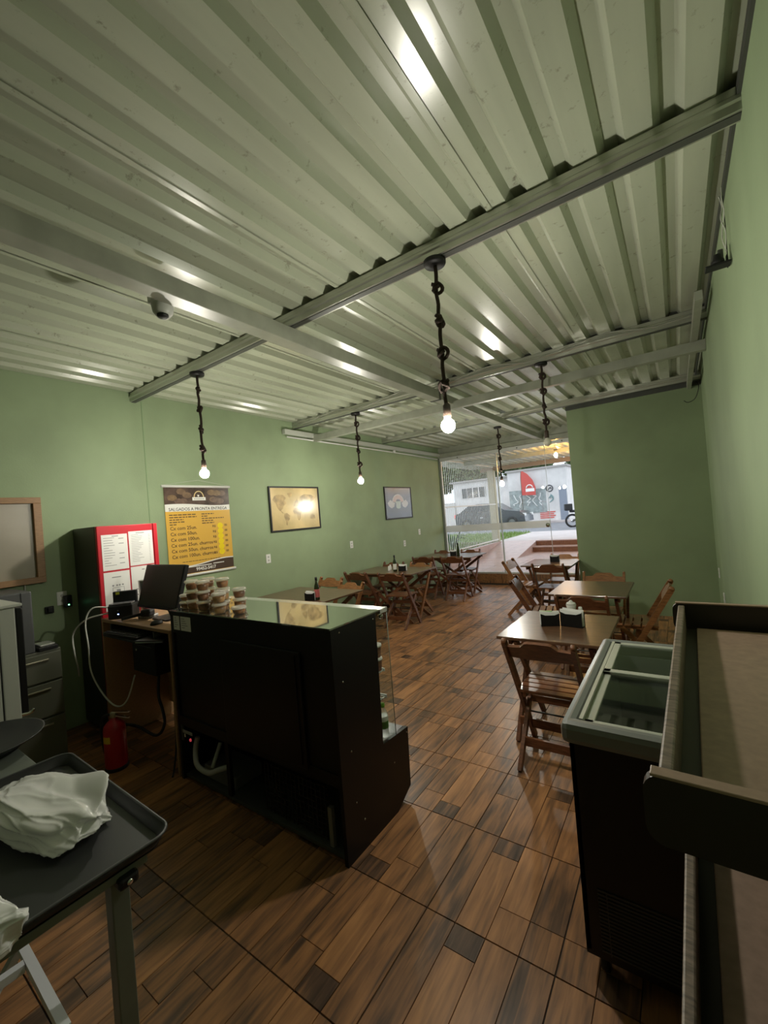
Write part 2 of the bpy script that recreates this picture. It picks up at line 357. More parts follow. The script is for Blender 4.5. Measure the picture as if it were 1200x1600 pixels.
# header beam and tray by the left wall
MB().bbox((XL, 4.0, 2.865), (XL+.06, YG, 2.935), .006).build('conduit_tray', mat('off_white_steel', (.50, .52, .46), .4), ceil_)
MB().tube([(XL+.04, 4.05, 2.83), (XL+.045, 5.5, 2.825), (XL+.04, 7.2, 2.82), (XL+.05, 8.5, 2.80)], .011, 8).build('conduit', WHITE, ceil_)
MB().lathe([(.0, 0), (.022, .004), (.026, .03), (.022, .056), (0, .06)], (XL+.075, 6.7, 2.80), 12).build('junction_box', WHITE, ceil_)
MB().tube(smooth_path([(-1.1+.35*i, 4.17, 2.99+.03*((i*7) % 3)) for i in range(-9, 5)], 4), .006, 6).build('roof_cable', mat('pale_cable', (.3, .31, .26), .6), ceil_)

# glass front
g1 = struct(thing('window_1', 'frameless glass front with aluminium header and frosted safety stripe', 'window'))
MB().bbox((XL, YG-.02, 2.755), (-1.25, YG+.05, 2.83), .006).build('header_rail', ALU, g1)
MB().bbox((XL, YG-.03, 2.835), (-1.25, YG+.055, 2.93), .004).build('transom', STEEL, g1); MB().box((XL, YG+.02, 2.93), (-1.25, YG+.055, 3.13)).build('transom', STEEL, g1)
MB().bbox((XL, YG-.03, .20), (XL+.035, YG+.05, 2.83), .005).build('side_jamb', mat('grey_jamb', (.20, .22, .19), .4), g1)
MB().bbox((XL+.035, YG-.005, .20), (XL+.055, YG+.035, 2.755), .004).build('side_profile', ALU, g1)
MB().bbox((XL, YG-.015, .205), (-1.25, YG+.035, .235), .004).build('sill_rail', ALU, g1)
BAND = film_mat('frosted_stripe', (.83, .84, .85), .62)
for (x0, x1, yo) in ((XL+.055, -3.05, .0), (-3.08, -2.09, .02), (-2.09, -1.25, .0)):
    pn = MB().box((x0, YG+yo, .235), (x1, YG+yo+.008, 2.755)).build('pane', GLASS, g1)
    if x0 < -2.5: MB().box((x0, YG+yo-.0015, 1.13), (x1, YG+yo-.0005, 1.275)).build('frosted_stripe', BAND, pn)
MB().box((-3.09, YG-.004, .235), (-3.07, YG+.032, 2.755)).build('joint_profile', mat('pale_joint', (.5, .53, .53), .25), g1)
MB().box((-2.096, YG-.001, .235), (-2.088, YG+.012, 2.755)).build('glass_edge', mat('pale_joint', (.5, .53, .53), .25), g1)
MB().lathe([(0, 0), (.04, 0), (.04, .02), (0, .022)], (0, 0, 0), 16).xf(Matrix.Translation((-2.14, YG-.001, 1.18)) @ Matrix.Rotation(PI/2, 4, 'X')).build('lock_disc', CHROME, g1)
for x in (-3.95, -2.62, -1.75): MB().lathe([(0, 0), (.014, 0), (.012, .008), (0, .01)], (0, 0, 0), 10).xf(Matrix.Translation((x, YG-.02, 2.79)) @ Matrix.Rotation(PI/2, 4, 'X')).build('rail_bolt', DARKSTEEL, g1)

# ================================================================== PENDANT LAMPS
BULB_ON = mat('lit_bulb', (1, 1, 1), .4, emit=BULB_COL, estr=BULB)
BULB_OFF = mat('unlit_bulb_glass', (.75, .72, .62), .15, 0, .6)
def pendant(x, y, ztop, zb, on, label, knots):
    t = thing('pendant_lamp', label, 'pendant lamp', (x, y, ztop), 0, 'knotted rope pendant lamps'); L = ztop-zb
    MB().lathe([(.012, -.030), (.055, -.026), (.060, -.018), (.060, -.002), (.0, 0)], (0, 0, 0), 24).build('canopy', BLACKM, t)
    pts = [(0, 0, -.02)]; n = 14; rn = random.Random(int(x*100+y*10))
    for i in range(1, n): pts.append((rn.uniform(-.006, .006), rn.uniform(-.006, .006), -.02-(L-.13)*i/n))
    pts.append((0, 0, -(L-.10)))
    MB().tube(smooth_path(pts, 3), .0105, 7).build('rope', ROPE, t)
    for k in range(knots):
        z = -(L-.12)*(k+.85)/(knots+.35); a = rn.uniform(0, PI); R = .022+rn.uniform(-.003, .004); b = MB()
        ring = [(R*math.cos(q*2*PI/12)+.008, .006*math.sin(q*4*PI/12), R*1.25*math.sin(q*2*PI/12)) for q in range(12)]
        b.tube(ring, .0105, 6, True)
        ring = [(.014*math.cos(q*2*PI/10)-.006, .014*math.sin(q*2*PI/10), .012*math.sin(q*2*PI/10+1)) for q in range(10)]
        b.tube(ring, .010, 6, True)
        b.tube([(-.01, 0, .02), (-.026, .004, .026)], .010, 6)
        b.xf(Matrix.Translation((0, 0, z)) @ Matrix.Rotation(a, 4, 'Z')); b.build('knot', ROPE, t)
    MB().lathe([(.011, -(L-.115)), (.02, -(L-.105)), (.021, -(L-.045)), (.018, -(L-.038))], (0, 0, 0), 14).build('socket', mat('brown_socket', (.05, .03, .02), .6), t)
    prof = [(.0135, .046), (.014, .036)] + [(.038*math.sin(a), .038*math.cos(a)-.006) for a in [math.radians(q) for q in (35, 55, 75, 95, 115, 135, 155, 172)]] + [(0, -.044)]
    MB().lathe(prof, (0, 0, -L), 14).build('bulb', BULB_ON if on else BULB_OFF, t)
    return t
pendant(-3.28, 2.06, 2.965, 2.105, True, 'lit knotted rope pendant lamp hanging above the yellow menu poster', 4)
pendant(-.98, 2.06, 2.965, 2.075, True, 'largest lit knotted rope pendant lamp, hanging nearest in mid-picture', 4)
pendant(-3.30, 4.24, 2.965, 2.095, True, 'lit knotted rope pendant lamp right of the world map picture', 4)
pendant(-.99, 4.24, 2.965, 2.20, False, 'unlit knotted rope pendant lamp in front of the return wall edge', 4)
pendant(-2.23, 6.45, 2.87, 1.975, True, 'farthest lit pendant lamp seen against the glass front', 4)

# security camera on the long beam
t = thing('security_camera', 'small white dome security camera on the long ceiling beam', 'camera', (-2.245, 1.235, 2.885)); t.scale = (1.5, 1.5, 1.4)
MB().bbox((-.035, -.04, -.01), (.04, .04, .06), .01).build('bracket', WHITE, t)
MB().lathe([(.0, -.062), (.02, -.058), (.034, -.04), (.038, -.015), (.038, .01), (0, .012)], (0, 0, 0), 18).build('housing', mat('grey_white_plastic', (.55, .56, .52), .35), t)
MB().lathe([(0, -.064), (.014, -.062), (.02, -.056), (.02, -.05)], (.008, -.006, -.002), 14).build('lens', BLACKM, t)

# dead lamp fitting hanging on the right wall
t = thing('wall_lamp_fitting', 'broken black lamp fitting dangling on wires by the right wall', 'lamp fitting', (XR-.022, 2.62, 2.675))
MB().bbox((-.080, -.032, 0), (.018, .032, .010), .003).build('plate', BLACKM, t)
MB().lathe([(.028, .010), (.026, .03), (.018, .042), (.015, .06), (.0, .062)], (-.03, -.002, 0), 14).build('holder', BLACKM, t)
MB().bbox((-.028, .0, .02), (-.006, .024, .085), .004).build('terminal', DARKSTEEL, t)
W1 = mat('white_wire', (.6, .6, .55), .5)
MB().tube(smooth_path([(0, -.02, .055), (.006, -.035, .14), (-.006, -.01, .22), (.006, .02, .29), (.0, .05, .36)]), .0025, 6).build('wire', W1, t)
MB().tube(smooth_path([(.004, -.02, .055), (-.006, -.005, .14), (.006, -.035, .23), (.0, -.05, .29), (.006, -.02, .36)]), .0025, 6).build('wire', W1, t)
MB().tube(smooth_path([(.012, .03, .01), (.013, .05, .06), (.014, .04, .2), (.012, .03, .36)]), .002, 6).build('hanging_lead', BLACKM, t)
MB().lathe([(0, 0), (.007, .012), (.005, .06), (0, .07)], (.010, .045, .0), 8).build('lead_end', BLACKM, t)
cable('loose_wire', [(XR-.0, 6.5, 2.95), (XR+.01, 6.35, 2.86), (XR-.03, 6.4, 2.74), (XR-.1, 6.5, 2.72), (XR-.14, 6.56, 2.76)], .004, BLACKM, 'loop of dark wire in the far right ceiling corner')

# ================================================================== LEFT WALL ITEMS
def framed(name, label, y0, y1, z0, z1, fw_, fmat, dep=.022):
    t = on_left_wall(thing(name, label, 'picture', (XL+.001, y0, z0))); w = y1-y0; h = z1-z0
    for (a, b) in (((0, 0), (w, fw_)), ((0, h-fw_), (w, h)), ((0, fw_), (fw_, h-fw_)), ((w-fw_, fw_), (w, h-fw_))):
        MB().bbox((a[0], a[1], 0), (b[0], b[1], dep), .002).build('frame_bar', fmat, t)
    return t, w, h
# world map
t, w, h = framed('map_picture', 'black framed antique style world map on the green wall', 3.67, 4.61, 1.518, 2.136, .022, BLACKM)
MB().box((.02, .02, 0), (w-.02, h-.02, .012)).build('print', mat('old_map_paper', (.74, .56, .27), .32, noise=.25, nscale=3), t)
lands = {
 'n_am': [(.03,.74),(.07,.84),(.16,.87),(.25,.86),(.30,.78),(.26,.72),(.31,.66),(.25,.6),(.22,.52),(.18,.48),(.20,.42),(.24,.40),(.21,.44),(.15,.48),(.11,.56),(.09,.66)],
 'greenland': [(.33,.90),(.42,.93),(.43,.85),(.37,.79)],
 's_am': [(.24,.40),(.30,.41),(.36,.34),(.35,.26),(.31,.2),(.29,.1),(.27,.12),(.265,.22),(.235,.31)],
 'africa': [(.45,.52),(.52,.55),(.58,.52),(.62,.42),(.59,.36),(.575,.26),(.54,.2),(.515,.27),(.51,.36),(.45,.38),(.43,.45)],
 'europe': [(.45,.58),(.50,.56),(.56,.58),(.56,.70),(.53,.78),(.50,.72),(.47,.66)],
 'asia': [(.57,.57),(.60,.50),(.63,.52),(.67,.44),(.70,.52),(.74,.44),(.76,.54),(.82,.58),(.84,.68),(.90,.72),(.95,.80),(.85,.86),(.70,.88),(.60,.82),(.57,.70)],
 'australia': [(.80,.32),(.85,.36),(.90,.32),(.91,.24),(.86,.21),(.80,.24)]}
lm = mat('map_land', (.52, .36, .16), .4, noise=.35, nscale=14)
for k, poly in lands.items(): MB().prism([(x*w*.94+.03, y*h*.9+.02) for x, y in poly], 'z', .0121, .0127).build('continent', lm, t)
MB().box((.022, .022, .014), (w-.022, h-.022, .016)).build('glazing', PICG, t)
# second picture : generic pale badge on dark boards
t, w, h = framed('badge_picture', 'black framed picture of a pale badge on dark grey boards', 6.34, 7.285, 1.543, 2.16, .022, BLACKM)
MB().box((.02, .02, 0), (w-.02, h-.02, .008)).build('backing', BLACKM, t)
for k in range(6):
    y0 = .022+k*(h-.044)/6
    MB().box((.022, y0+.001, .008), (w-.022, y0+(h-.044)/6-.001, .012)).build('printed_board', mat('dark_board_%d' % (k % 2), (.06+.02*(k % 2), .05+.018*(k % 2), .055), .3, noise=.4, nscale=8, stretch=(1, 12, 1)), t)
pale = mat('pale_badge', (.62, .57, .54), .4); cx, cy = w*.48, h*.5
def ring_poly(r0, r1, a0, a1, n=14):
    o = [(cx+r1*1.25*math.cos(math.radians(a0+(a1-a0)*i/n)), cy+r1*math.sin(math.radians(a0+(a1-a0)*i/n))) for i in range(n+1)]
    return o + [(cx+r0*1.25*math.cos(math.radians(a1-(a1-a0)*i/n)), cy+r0*math.sin(math.radians(a1-(a1-a0)*i/n))) for i in range(n+1)]
MB().prism(ring_poly(.075, .15, 10, 170), 'z', .0121, .0132).build('badge_arch', mat('peach_badge', (.60, .40, .33), .4), t)
MB().prism(ring_poly(.15, .168, 4, 176), 'z', .0121, .0138).build('badge_rim', pale, t)
for sgn in (-1, 1):
    q = [(.19, .02), (.27, .06), (.36, .0), (.33, -.06), (.24, -.10), (.15, -.07), (.12, .0)]
    MB().prism([(cx+sgn*a, cy+b) for a, b in q], 'z', .0121, .0136).build('badge_scroll', pale, t)
MB().prism([(cx+a, cy+b) for a, b in ((-.09, .03), (.09, .03), (.075, -.09), (.03, -.11), (-.03, -.11), (-.075, -.09))], 'z', .0121, .0136).build('badge_panel', mat('mint_badge', (.5, .56, .48), .4), t)
MB().box((.022, .022, .016), (w-.022, h-.022, .018)).build('glazing', PICG, t)
# wall outlets
def outlet(o, label):
    MB().bbox((-.037, -.058, 0), (.037, .058, .009), .004).build('plate', WHITE, o)
    for dy in (-.022, .022): MB().prism([(.014*math.cos(a*PI/3), dy+.014*math.sin(a*PI/3)) for a in range(6)], 'z', .009, .0105).build('socket_face', mat('socket_grey', (.42, .42, .40), .5), o)
for (y, z, l) in ((3.593, 1.183, 'white double wall outlet below the world map'), (5.302, 1.193, 'white double wall outlet between the two pictures'), (7.517, 1.234, 'white wall outlet nearest the glass front'), (6.916, 1.054, 'white wall outlet low between the outlet pair by the far tables')):
    outlet(on_left_wall(thing('wall_outlet', l, 'outlet', (XL, y, z), 0, 'outlets on the left wall')), l)
for (y, z, l) in ((6.25, .63, 'white outlet at the far end of the right wall'), (5.0, .58, 'white outlet on the right wall just above the rack corner')):
    o = thing('wall_outlet', l, 'outlet', (XR+(.045 if y > 5.12 else 0), y, z)); o.rotation_euler = Matrix(((0, 0, -1), (-1, 0, 0), (0, 1, 0))).to_euler(); outlet(o, l)
o = on_left_wall(thing('wall_outlet', 'white outlet with a black charger in the shadow left of the red fridge', 'outlet', (XL, 1.345, 1.13)))
outlet(o, '')
o = on_left_wall(thing('charger', 'black plug-in charger with a small green light left of the red fridge', 'charger', (XL+.012, 1.375, 1.10)))
MB().bbox((-.028, -.05, 0), (.028, .05, .045), .006).build('body', BLACKM, o)
MB().box((-.005, -.034, .045), (.005, -.026, .0465)).build('indicator', mat('green_led', (.1, .8, .3), .4, emit=(.2, 1, .4), estr=9), o)
o = on_left_wall(thing('wall_plug', 'black plug in a box low on the shadowed wall left of the charger', 'plug', (XL+.001, 1.25, 1.05)))
MB().bbox((-.03, -.03, 0), (.03, .03, .02), .004).build('plate', BLACKM, o); MB().bbox((-.018, -.02, .02), (.02, .02, .045), .005).build('body', BLACKM, o)

# menu poster
PY0, PZ0, PW, PH = 2.277, 1.13, .80, 1.0
t = on_left_wall(thing('menu_poster', 'yellow and brown hanging menu banner listing boxed snacks', 'poster', (XL+.012, PY0, PZ0)))
YEL = mat('poster_yellow', (.72, .43, .075), .33); PB = mat('poster_brown', (.075, .048, .036), .33); PWH = mat('poster_white', (.8, .8, .76), .33)
MB().box((.012, .02, 0), (PW-.012, PH-.02, .0012)).build('sheet', YEL, t)
MB().tube([(-.01, PH-.012, 0), (PW+.01, PH-.012, 0)], .014, 10).build('top_rod', WHITE, t)
MB().tube([(-.01, .012, 0), (PW+.01, .012, 0)], .014, 10).build('bottom_rod', WHITE, t)
def wave(y, a, ph, n=16): return [(.012+(PW-.024)*i/n, y+a*math.sin(ph+i/n*5)) for i in range(n+1)]
MB().prism([(.012, PH-.02)]+wave(.785, .012, .6)+[(PW-.012, PH-.02)], 'z', .0013, .0016).build('header_photo', mat('croquette_photo', (.085, .055, .043), .33, noise=.6, nscale=9), t)
rp = random.Random(4)
for k in range(13):
    x = .05+.70*rp.random(); y = .81+.13*rp.random()
    if .30 < x < .52: continue
    MB().prism([(x+.055*math.cos(a), y+.034*math.sin(a)) for a in [q*PI/4 for q in range(8)]], 'z', .0016, .0017+.00004*k).build('printed_croquette', mat('croquette_%d' % (k % 3), (.16+.03*(k % 3), .105+.02*(k % 3), .08), .33, noise=.3, nscale=20), t)
MB().prism(wave(.785, .012, .6)+list(reversed(wave(.715, .0, 0))), 'z', .0018, .0021).build('title_band', PWH, t)
text('title_text', 'SALGADOS A PRONTA ENTREGA', .047, .40, .722, INK, t, .0024, 'CENTER', bold=.0004)
MB().prism(wave(.125, -.022, .3)+[(PW-.012, .03), (.012, .03)], 'z', .0013, .0016).build('footer_band', PB, t)
wv = wave(.125, -.022, .3); MB().prism(wv+[(x, y+.012) for x, y in reversed(wv)], 'z', .0016, .0019).build('footer_edge', PWH, t)
text('phone_text', '99452-5417', .05, .43, .05, PWH, t, .0022, 'CENTER', bold=.0012)
MB().box((.20, .095, .0019), (.50, .105, .0021)).build('footer_print', PWH, t); MB().box((.52, .1, .0019), (.66, .109, .0021)).build('footer_print', PWH, t)
for i, b in enumerate(('Cx com 25un.', 'Cx com 50un.', 'Cx com 100un.', 'Cx com 25un. churros', 'Cx com 50un. churros', 'Cx com 100un. churros')):
    y = .515-i*.061; text('price_line', b, .053, .05, y, PB, t, .0018, bold=.0006); text('price_text', 'R$', .036, .545, y+.004, PB, t, .0018, bold=.0004); text('price_text', '00', .036, .70, y+.008, PB, t, .0018, bold=.0004)
    MB().prism([(.645+.037*math.cos(a*PI/8), y+.018+.034*math.sin(a*PI/8)) for a in range(16)], 'z', .0020, .0026).build('price_sticker', mat('bright_yellow_sticker', (.9, .68, .02), .3), t)
for c, lens in ((.05, (.30, .31, .155, .17, .075)), (.42, (.155, .08, .28, .14, .15))):
    for i, L_ in enumerate(lens):   # small print, too blurred to read
        x = c; y = .672-i*.026; rr_ = random.Random(i+int(c*100))
        b = MB()
        while x < c+L_: q = rr_.uniform(.02, .05); b.box((x, y, .0013), (min(x+q, c+L_), y+.010, .0016)); x += q+.008
        b.build('small_print', PB, t)
b = MB(); x = .16
while x < .62: q = random.uniform(.02, .05); b.box((x, .158, .0013), (x+q, .164, .0016)); x += q+.007
b.build('small_print', PB, t)
# arch logo on poster
la = [(.405+.062*math.cos(math.radians(a)), .865+.075*math.sin(math.radians(a))) for a in range(0, 181, 15)]
MB().prism(la+[(.345, .855), (.465, .855)][::1], 'z', .0018, .002).build('logo_arch', PB, t)
MB().prism(la+[(.405+.052*math.cos(math.radians(a)), .865+.065*math.sin(math.radians(a))) for a in range(180, -1, -15)], 'z', .002, .0023).build('logo_outline', mat('logo_gold', (.75, .6, .3), .35), t)
MB().prism([(.385, .895), (.41, .895), (.408, .878), (.398, .870), (.39, .878)], 'z', .0021, .0023).build('logo_cup', PWH, t)
MB().prism([(.325, .868), (.485, .868), (.485, .832), (.325, .832)], 'z', .0021, .0025).build('logo_ribbon', PWH, t)
b = MB()
for k in range(7): b.box((.345+k*.018, .845, .0025), (.357+k*.018, .854, .0026))
b.build('logo_print', GREYINK, t)
MB().tube([(.0, PH-.0, .002), (.4, PH+.06, .006), (PW, PH-.0, .002)], .0015, 5).build('hanging_cord', W1, t)

# framed board at far left
t = on_left_wall(thing('framed_board', 'wooden framed grey panel high on the wall at the left edge', 'board', (XL+.001, .60, 1.292))); w, h = .633, .714; FR = mat('oak_frame', (.30, .165, .075), .45, noise=.2, nscale=10, stretch=(2, 14, 2))
for (a, b) in (((0, 0), (w, .05)), ((0, h-.05), (w, h)), ((0, .05), (.055, h-.05)), ((w-.055, .05), (w, h-.05))): MB().bbox((a[0], a[1], 0), (b[0], b[1], .055), .003).build('frame_bar', FR, t)
MB().box((.05, .045, 0), (w-.05, h-.045, .02)).build('panel', mat('taupe_panel', (.34, .30, .235), .3, noise=.08, nscale=4), t)

# ================================================================== FRIDGE, DESK, COUNTER EQUIPMENT
t = thing('upright_fridge', 'tall dark sided upright fridge with a red front covered in papers', 'fridge', (-4.17, 1.7, 0))
GREYD = mat('dark_grey_metal', (.055, .058, .048), .45, .1)
MB().bbox((-.25, -.245, .03), (.21, .245, 1.722), .008).build('cabinet', GREYD, t)
RED = mat('red_door', (.55, .02, .035), .35)
d = MB().bbox((.212, -.245, .08), (.25, .205, 1.72), .006).build('door', RED, t)
MB().bbox((.212, .209, .08), (.252, .245, 1.72), .004).build('door_edge', RED, t)
for q in ((-.22, -.2), (-.22, .2), (.18, -.2), (.18, .2)): MB().lathe([(.02, 0), (.018, .03)], (q[0], q[1], 0), 10).build('foot', BLACKM, t)
for (nm, y0, z0, rot) in (('price sheet of text on the red fridge door, upper left', -.215, 1.345, 0), ('price table on the red fridge door, upper right', -.003, 1.36, 1), ('notice with a small drawing on the red fridge door, lower left', -.215, 1.01, 2), ('notice sheet on the red fridge door, lower right', -.003, 1.03, 3)):
    p = on_left_wall(thing('paper_sheet', 'white printed '+nm, 'paper', (-4.17+.2515, 1.7+y0, z0), 0, 'papers on the fridge door'))
    pw, ph = .20, .30 if rot < 2 else .32
    MB().box((0, 0, 0), (pw, ph, .0008)).build('sheet', PAPER, p)
    b = MB(); rr_ = random.Random(rot+20)
    if rot == 0:
        for k in range(12): b.box((.015, ph-.03-k*.021, .0009), (.015+rr_.uniform(.02, .09), ph-.026-k*.021, .0011))
        for k in (0, 2, 6, 8, 10): b.box((.13, ph-.04-k*.021, .0009), (.17, ph-.034-k*.021, .0011))
        b.box((.08, ph-.018, .0009), (.13, ph-.011, .0011))
    elif rot == 1:
        for k in range(17): b.box((.02, ph-.035-k*.0145, .0009), (.02+rr_.uniform(.05, .11), ph-.032-k*.0145, .0011)); b.box((.165, ph-.035-k*.0145, .0009), (.178, ph-.032-k*.0145, .0011))
        b.box((.06, ph-.02, .0009), (.13, ph-.013, .0011))
    elif rot == 2:
        b.box((.06, ph-.05, .0009), (.13, ph-.042, .0011))
        for x in (.065, .095, .115, .14): b.prism([(x+.008*math.cos(a*PI/4), ph-.115+.008*math.sin(a*PI/4)) for a in range(8)], 'z', .0009, .0011)
        for a, c in (((.06, ph-.135), (.15, ph-.132)), ((.06, ph-.19), (.15, ph-.187)), ((.06, ph-.19), (.063, ph-.132)), ((.147, ph-.19), (.15, ph-.132)), ((.09, ph-.175), (.12, ph-.15))): b.box((*a, .0009), (*c, .0011))
    else:
        b.box((.09, ph-.035, .0009), (.115, ph-.027, .0011)); b.box((.03, ph-.20, .0009), (.05, ph-.193, .0011)); b.box((.03, ph-.25, .0009), (.08, ph-.24, .0011))
    b.build('print', GREYINK, p)['kind'] = 'stuff'

# cashier desk
t = thing('cashier_desk', 'tan melamine cashier desk between the red fridge and the black display case', 'desk', (-3.35, 1.43, 0))
MB().bbox((-.53, 0, .945), (.53, .52, .97), .003).build('desk_top', DESKW, t)
for x in (-.53, .508): MB().bbox((x, 0, 0), (x+.022, .52, .944), .002).build('side_panel', DESKW, t)
MB().box((-.508, .48, .12), (.508, .498, .944)).build('front_panel', DESKW, t)
MB().bbox((-.36, -.06, .862), (.30, .36, .878), .003).build('keyboard_tray', BLACKM, t)
for x in (-.375, .302): MB().box((x, 0, .855), (x+.013, .40, .94)).build('tray_rail', DARKSTEEL, t)
t = thing('desktop_computer', 'black computer unit hanging under the keyboard tray', 'computer', (-3.30, 1.47, .60))
MB().bbox((-.17, 0, 0), (.17, .34, .25), .008).build('case', BLACKM, t); MB().box((-.13, -.002, .20), (.13, 0, .204)).build('drive_slot', DARKSTEEL, t)
MB().lathe([(0, 0), (.009, 0), (.008, .004), (0, .005)], (0, 0, 0), 12).xf(Matrix.Translation((-.10, 0, .165)) @ Matrix.Rotation(PI/2, 4, 'X')).build('power_button', CHROME, t)
t = thing('keyboard', 'black keyboard lying on the pull-out tray of the desk', 'keyboard', (-3.40, 1.40, .879), math.radians(3))
MB().bbox((-.27, -.03, 0), (.22, .13, .022), .006).build('body', BLACKM, t)
KEY = MB().bbox((-.0075, -.0075, 0), (.0075, .0075, .008), .002).mesh('key', mat('key_black', (.02, .02, .021), .5))
for r in range(5):
    for c in range(22): o = mesh_obj('key', KEY, t, (-.24+c*.0205+(r % 2)*.003, -.01+r*.026, .021))
t = thing('flat_device', 'slim black device with silver edge on the end of the keyboard tray', 'device', (-3.02, 1.395, .878), math.radians(24))
MB().bbox((-.11, -.02, 0), (.12, .12, .02), .005).build('body', BLACKM, t); MB().box((-.10, -.0215, .006), (.115, -.02, .012)).build('edge_strip', CHROME, t)
# monitor
t = thing('monitor', 'black flat monitor on the cashier desk, tilted back', 'monitor', (-3.24, 1.66, .97))
b = MB().bbox((-.29, -.02, 0), (.29, .012, .335), .008).xf(Matrix.Translation((0, -.09, .085)) @ Matrix.Rotation(math.radians(-17), 4, 'X')); b.build('screen_housing', BLACKM, t)
MB().bbox((-.275, -.0215, .02), (.275, -.0205, .322), .0004).xf(Matrix.Translation((0, -.09, .085)) @ Matrix.Rotation(math.radians(-17), 4, 'X')).build('screen', mat('dark_screen', (.012, .012, .013), .25), t)
MB().bar((-.0, .02, .01), (0, -.045, .20), .05, .02).build('stand', BLACKM, t); MB().prism(rrect(-.12, -.09, .12, .09, .03), 'z', 0, .012).build('base', BLACKM, t)
# receipt printer
t = thing('receipt_printer', 'black receipt printer with a blue light next to the fridge papers', 'printer', (-3.72, 1.53, .97), math.radians(48))
MB().bbox((-.09, -.06, 0), (.09, .10, .11), .01).build('body', BLACKM, t)
MB().bbox((-.082, -.055, .11), (.082, .03, .122), .004).build('cover', mat('gloss_grey', (.13, .13, .135), .25), t)
MB().bbox((-.09, .055, .10), (.09, .085, .205), .008).xf(Matrix.Translation((0, 0, 0))).build('open_lid', BLACKM, t)
MB().box((-.02, -.0615, .035), (-.01, -.06, .042)).build('blue_indicator', mat('blue_led', (.2, .3, 1), .4, emit=(.25, .4, 1), estr=10), t)
MB().box((-.02, -.0615, .065), (-.01, -.06, .072)).build('button', CHROME, t)
MB().box((-.065, .0535, .18), (-.038, .055, .20)).build('yellow_sticker', mat('lime_sticker', (.6, .62, .05), .4), t)
# tumbler, scanner, mouse
t = thing('metal_tumbler', 'tall brushed steel tumbler standing behind the receipt printer', 'tumbler', (-3.78, 1.735, .97))
MB().lathe([(.040, 0), (.042, .01), (.046, .26), (.047, .265), (.044, .265), (.039, .02), (0, .02)], (0, 0, 0), 24).build('body', mat('brushed_steel', (.5, .5, .47), .28, 1), t)
t = thing('pen_cup', 'small red pen holder between printer and tumbler', 'pen holder', (-3.66, 1.70, .97))
MB().lathe([(.03, 0), (.032, .07), (.028, .07), (.026, .006), (0, .006)], (0, 0, 0), 14).build('cup', mat('dark_red_plastic', (.22, .02, .02), .4), t)
for k in range(3): MB().tube([(.01*k-.01, 0, .01), (.02*k-.02, .012*k-.01, .115)], .004, 6).build('pen', [BLACKM, WHITE, mat('red_pen', (.5, .03, .03), .4)][k], t)
t = thing('handset', 'black handheld scanner lying on a silver cradle on the desk', 'scanner', (-3.47, 1.52, .97), math.radians(28))
MB().bar((-.10, -.03, .018), (.06, .02, .045), .03, .022, (0, 1, 0)).build('handle', BLACKM, t)
MB().bbox((.04, -.02, .02), (.12, .055, .075), .015).build('head', BLACKM, t); MB().bbox((-.02, .03, 0), (.12, .09, .03), .008).build('cradle', mat('silver_plastic', (.4, .4, .4), .35, .5), t)
t = thing('computer_mouse', 'black computer mouse on the right end of the cashier desk', 'mouse', (-3.13, 1.50, .97), .3)
b = MB(); b.lathe([(.034, 0), (.034, .010), (.028, .022), (.014, .030), (0, .032)], (0, 0, 0), 16); b.xf(Matrix.Diagonal((.9, 1.45, 1, 1))); b.build('shell', BLACKM, t); MB().box((-.003, .02, .022), (.003, .035, .030)).build('wheel', DARKSTEEL, t)
cable('mouse_cable', [(-3.12, 1.55, .985), (-3.15, 1.66, .974), (-3.3, 1.72, .973), (-3.42, 1.62, .974), (-3.46, 1.56, .978)], .003, BLACKM, 'thin black cable curling across the cashier desk top')
# white cables from printer
cable('white_cable', [(-3.77, 1.46, 1.06), (-3.83, 1.36, 1.075), (-3.85, 1.31, .98), (-3.80, 1.30, .80), (-3.78, 1.30, .60), (-3.66, 1.33, .43), (-3.50, 1.35, .37), (-3.40, 1.38, .42), (-3.34, 1.42, .60)], .006, W1, 'white cable looping down from the printer to under the desk')
cable('white_cable', [(-3.77, 1.45, 1.02), (-3.88, 1.33, .99), (-4.02, 1.28, .88), (-4.0, 1.27, .74), (-3.98, 1.28, .62), (-4.03, 1.30, .53)], .006, W1, 'white cable hanging in front of the dark fridge side')
cable('black_cable', [(-3.25, 1.55, .60), (-3.18, 1.50, .45), (-3.1, 1.48, .38), (-3.02, 1.45, .30), (-3.08, 1.42, .22), (-3.3, 1.40, .24), (-3.42, 1.36, .25)], .010, BLACKM, 'thick black cable looped under the cashier desk')
cable('black_cable', [(-3.1, 1.6, .62), (-3.06, 1.55, .40), (-2.98, 1.5, .15), (-2.93, 1.45, .02), (-2.86, 1.40, .006)], .006, BLACKM, 'thin black cable dropping to the floor under the desk')
cable('hanging_cable', [(XL+.012, 1.10, 1.30), (XL+.012, 1.095, 1.12), (XL+.012, 1.10, .95), (XL+.02, 1.12, .86)], .005, W1, 'white cord running down the wall below the wooden framed panel')

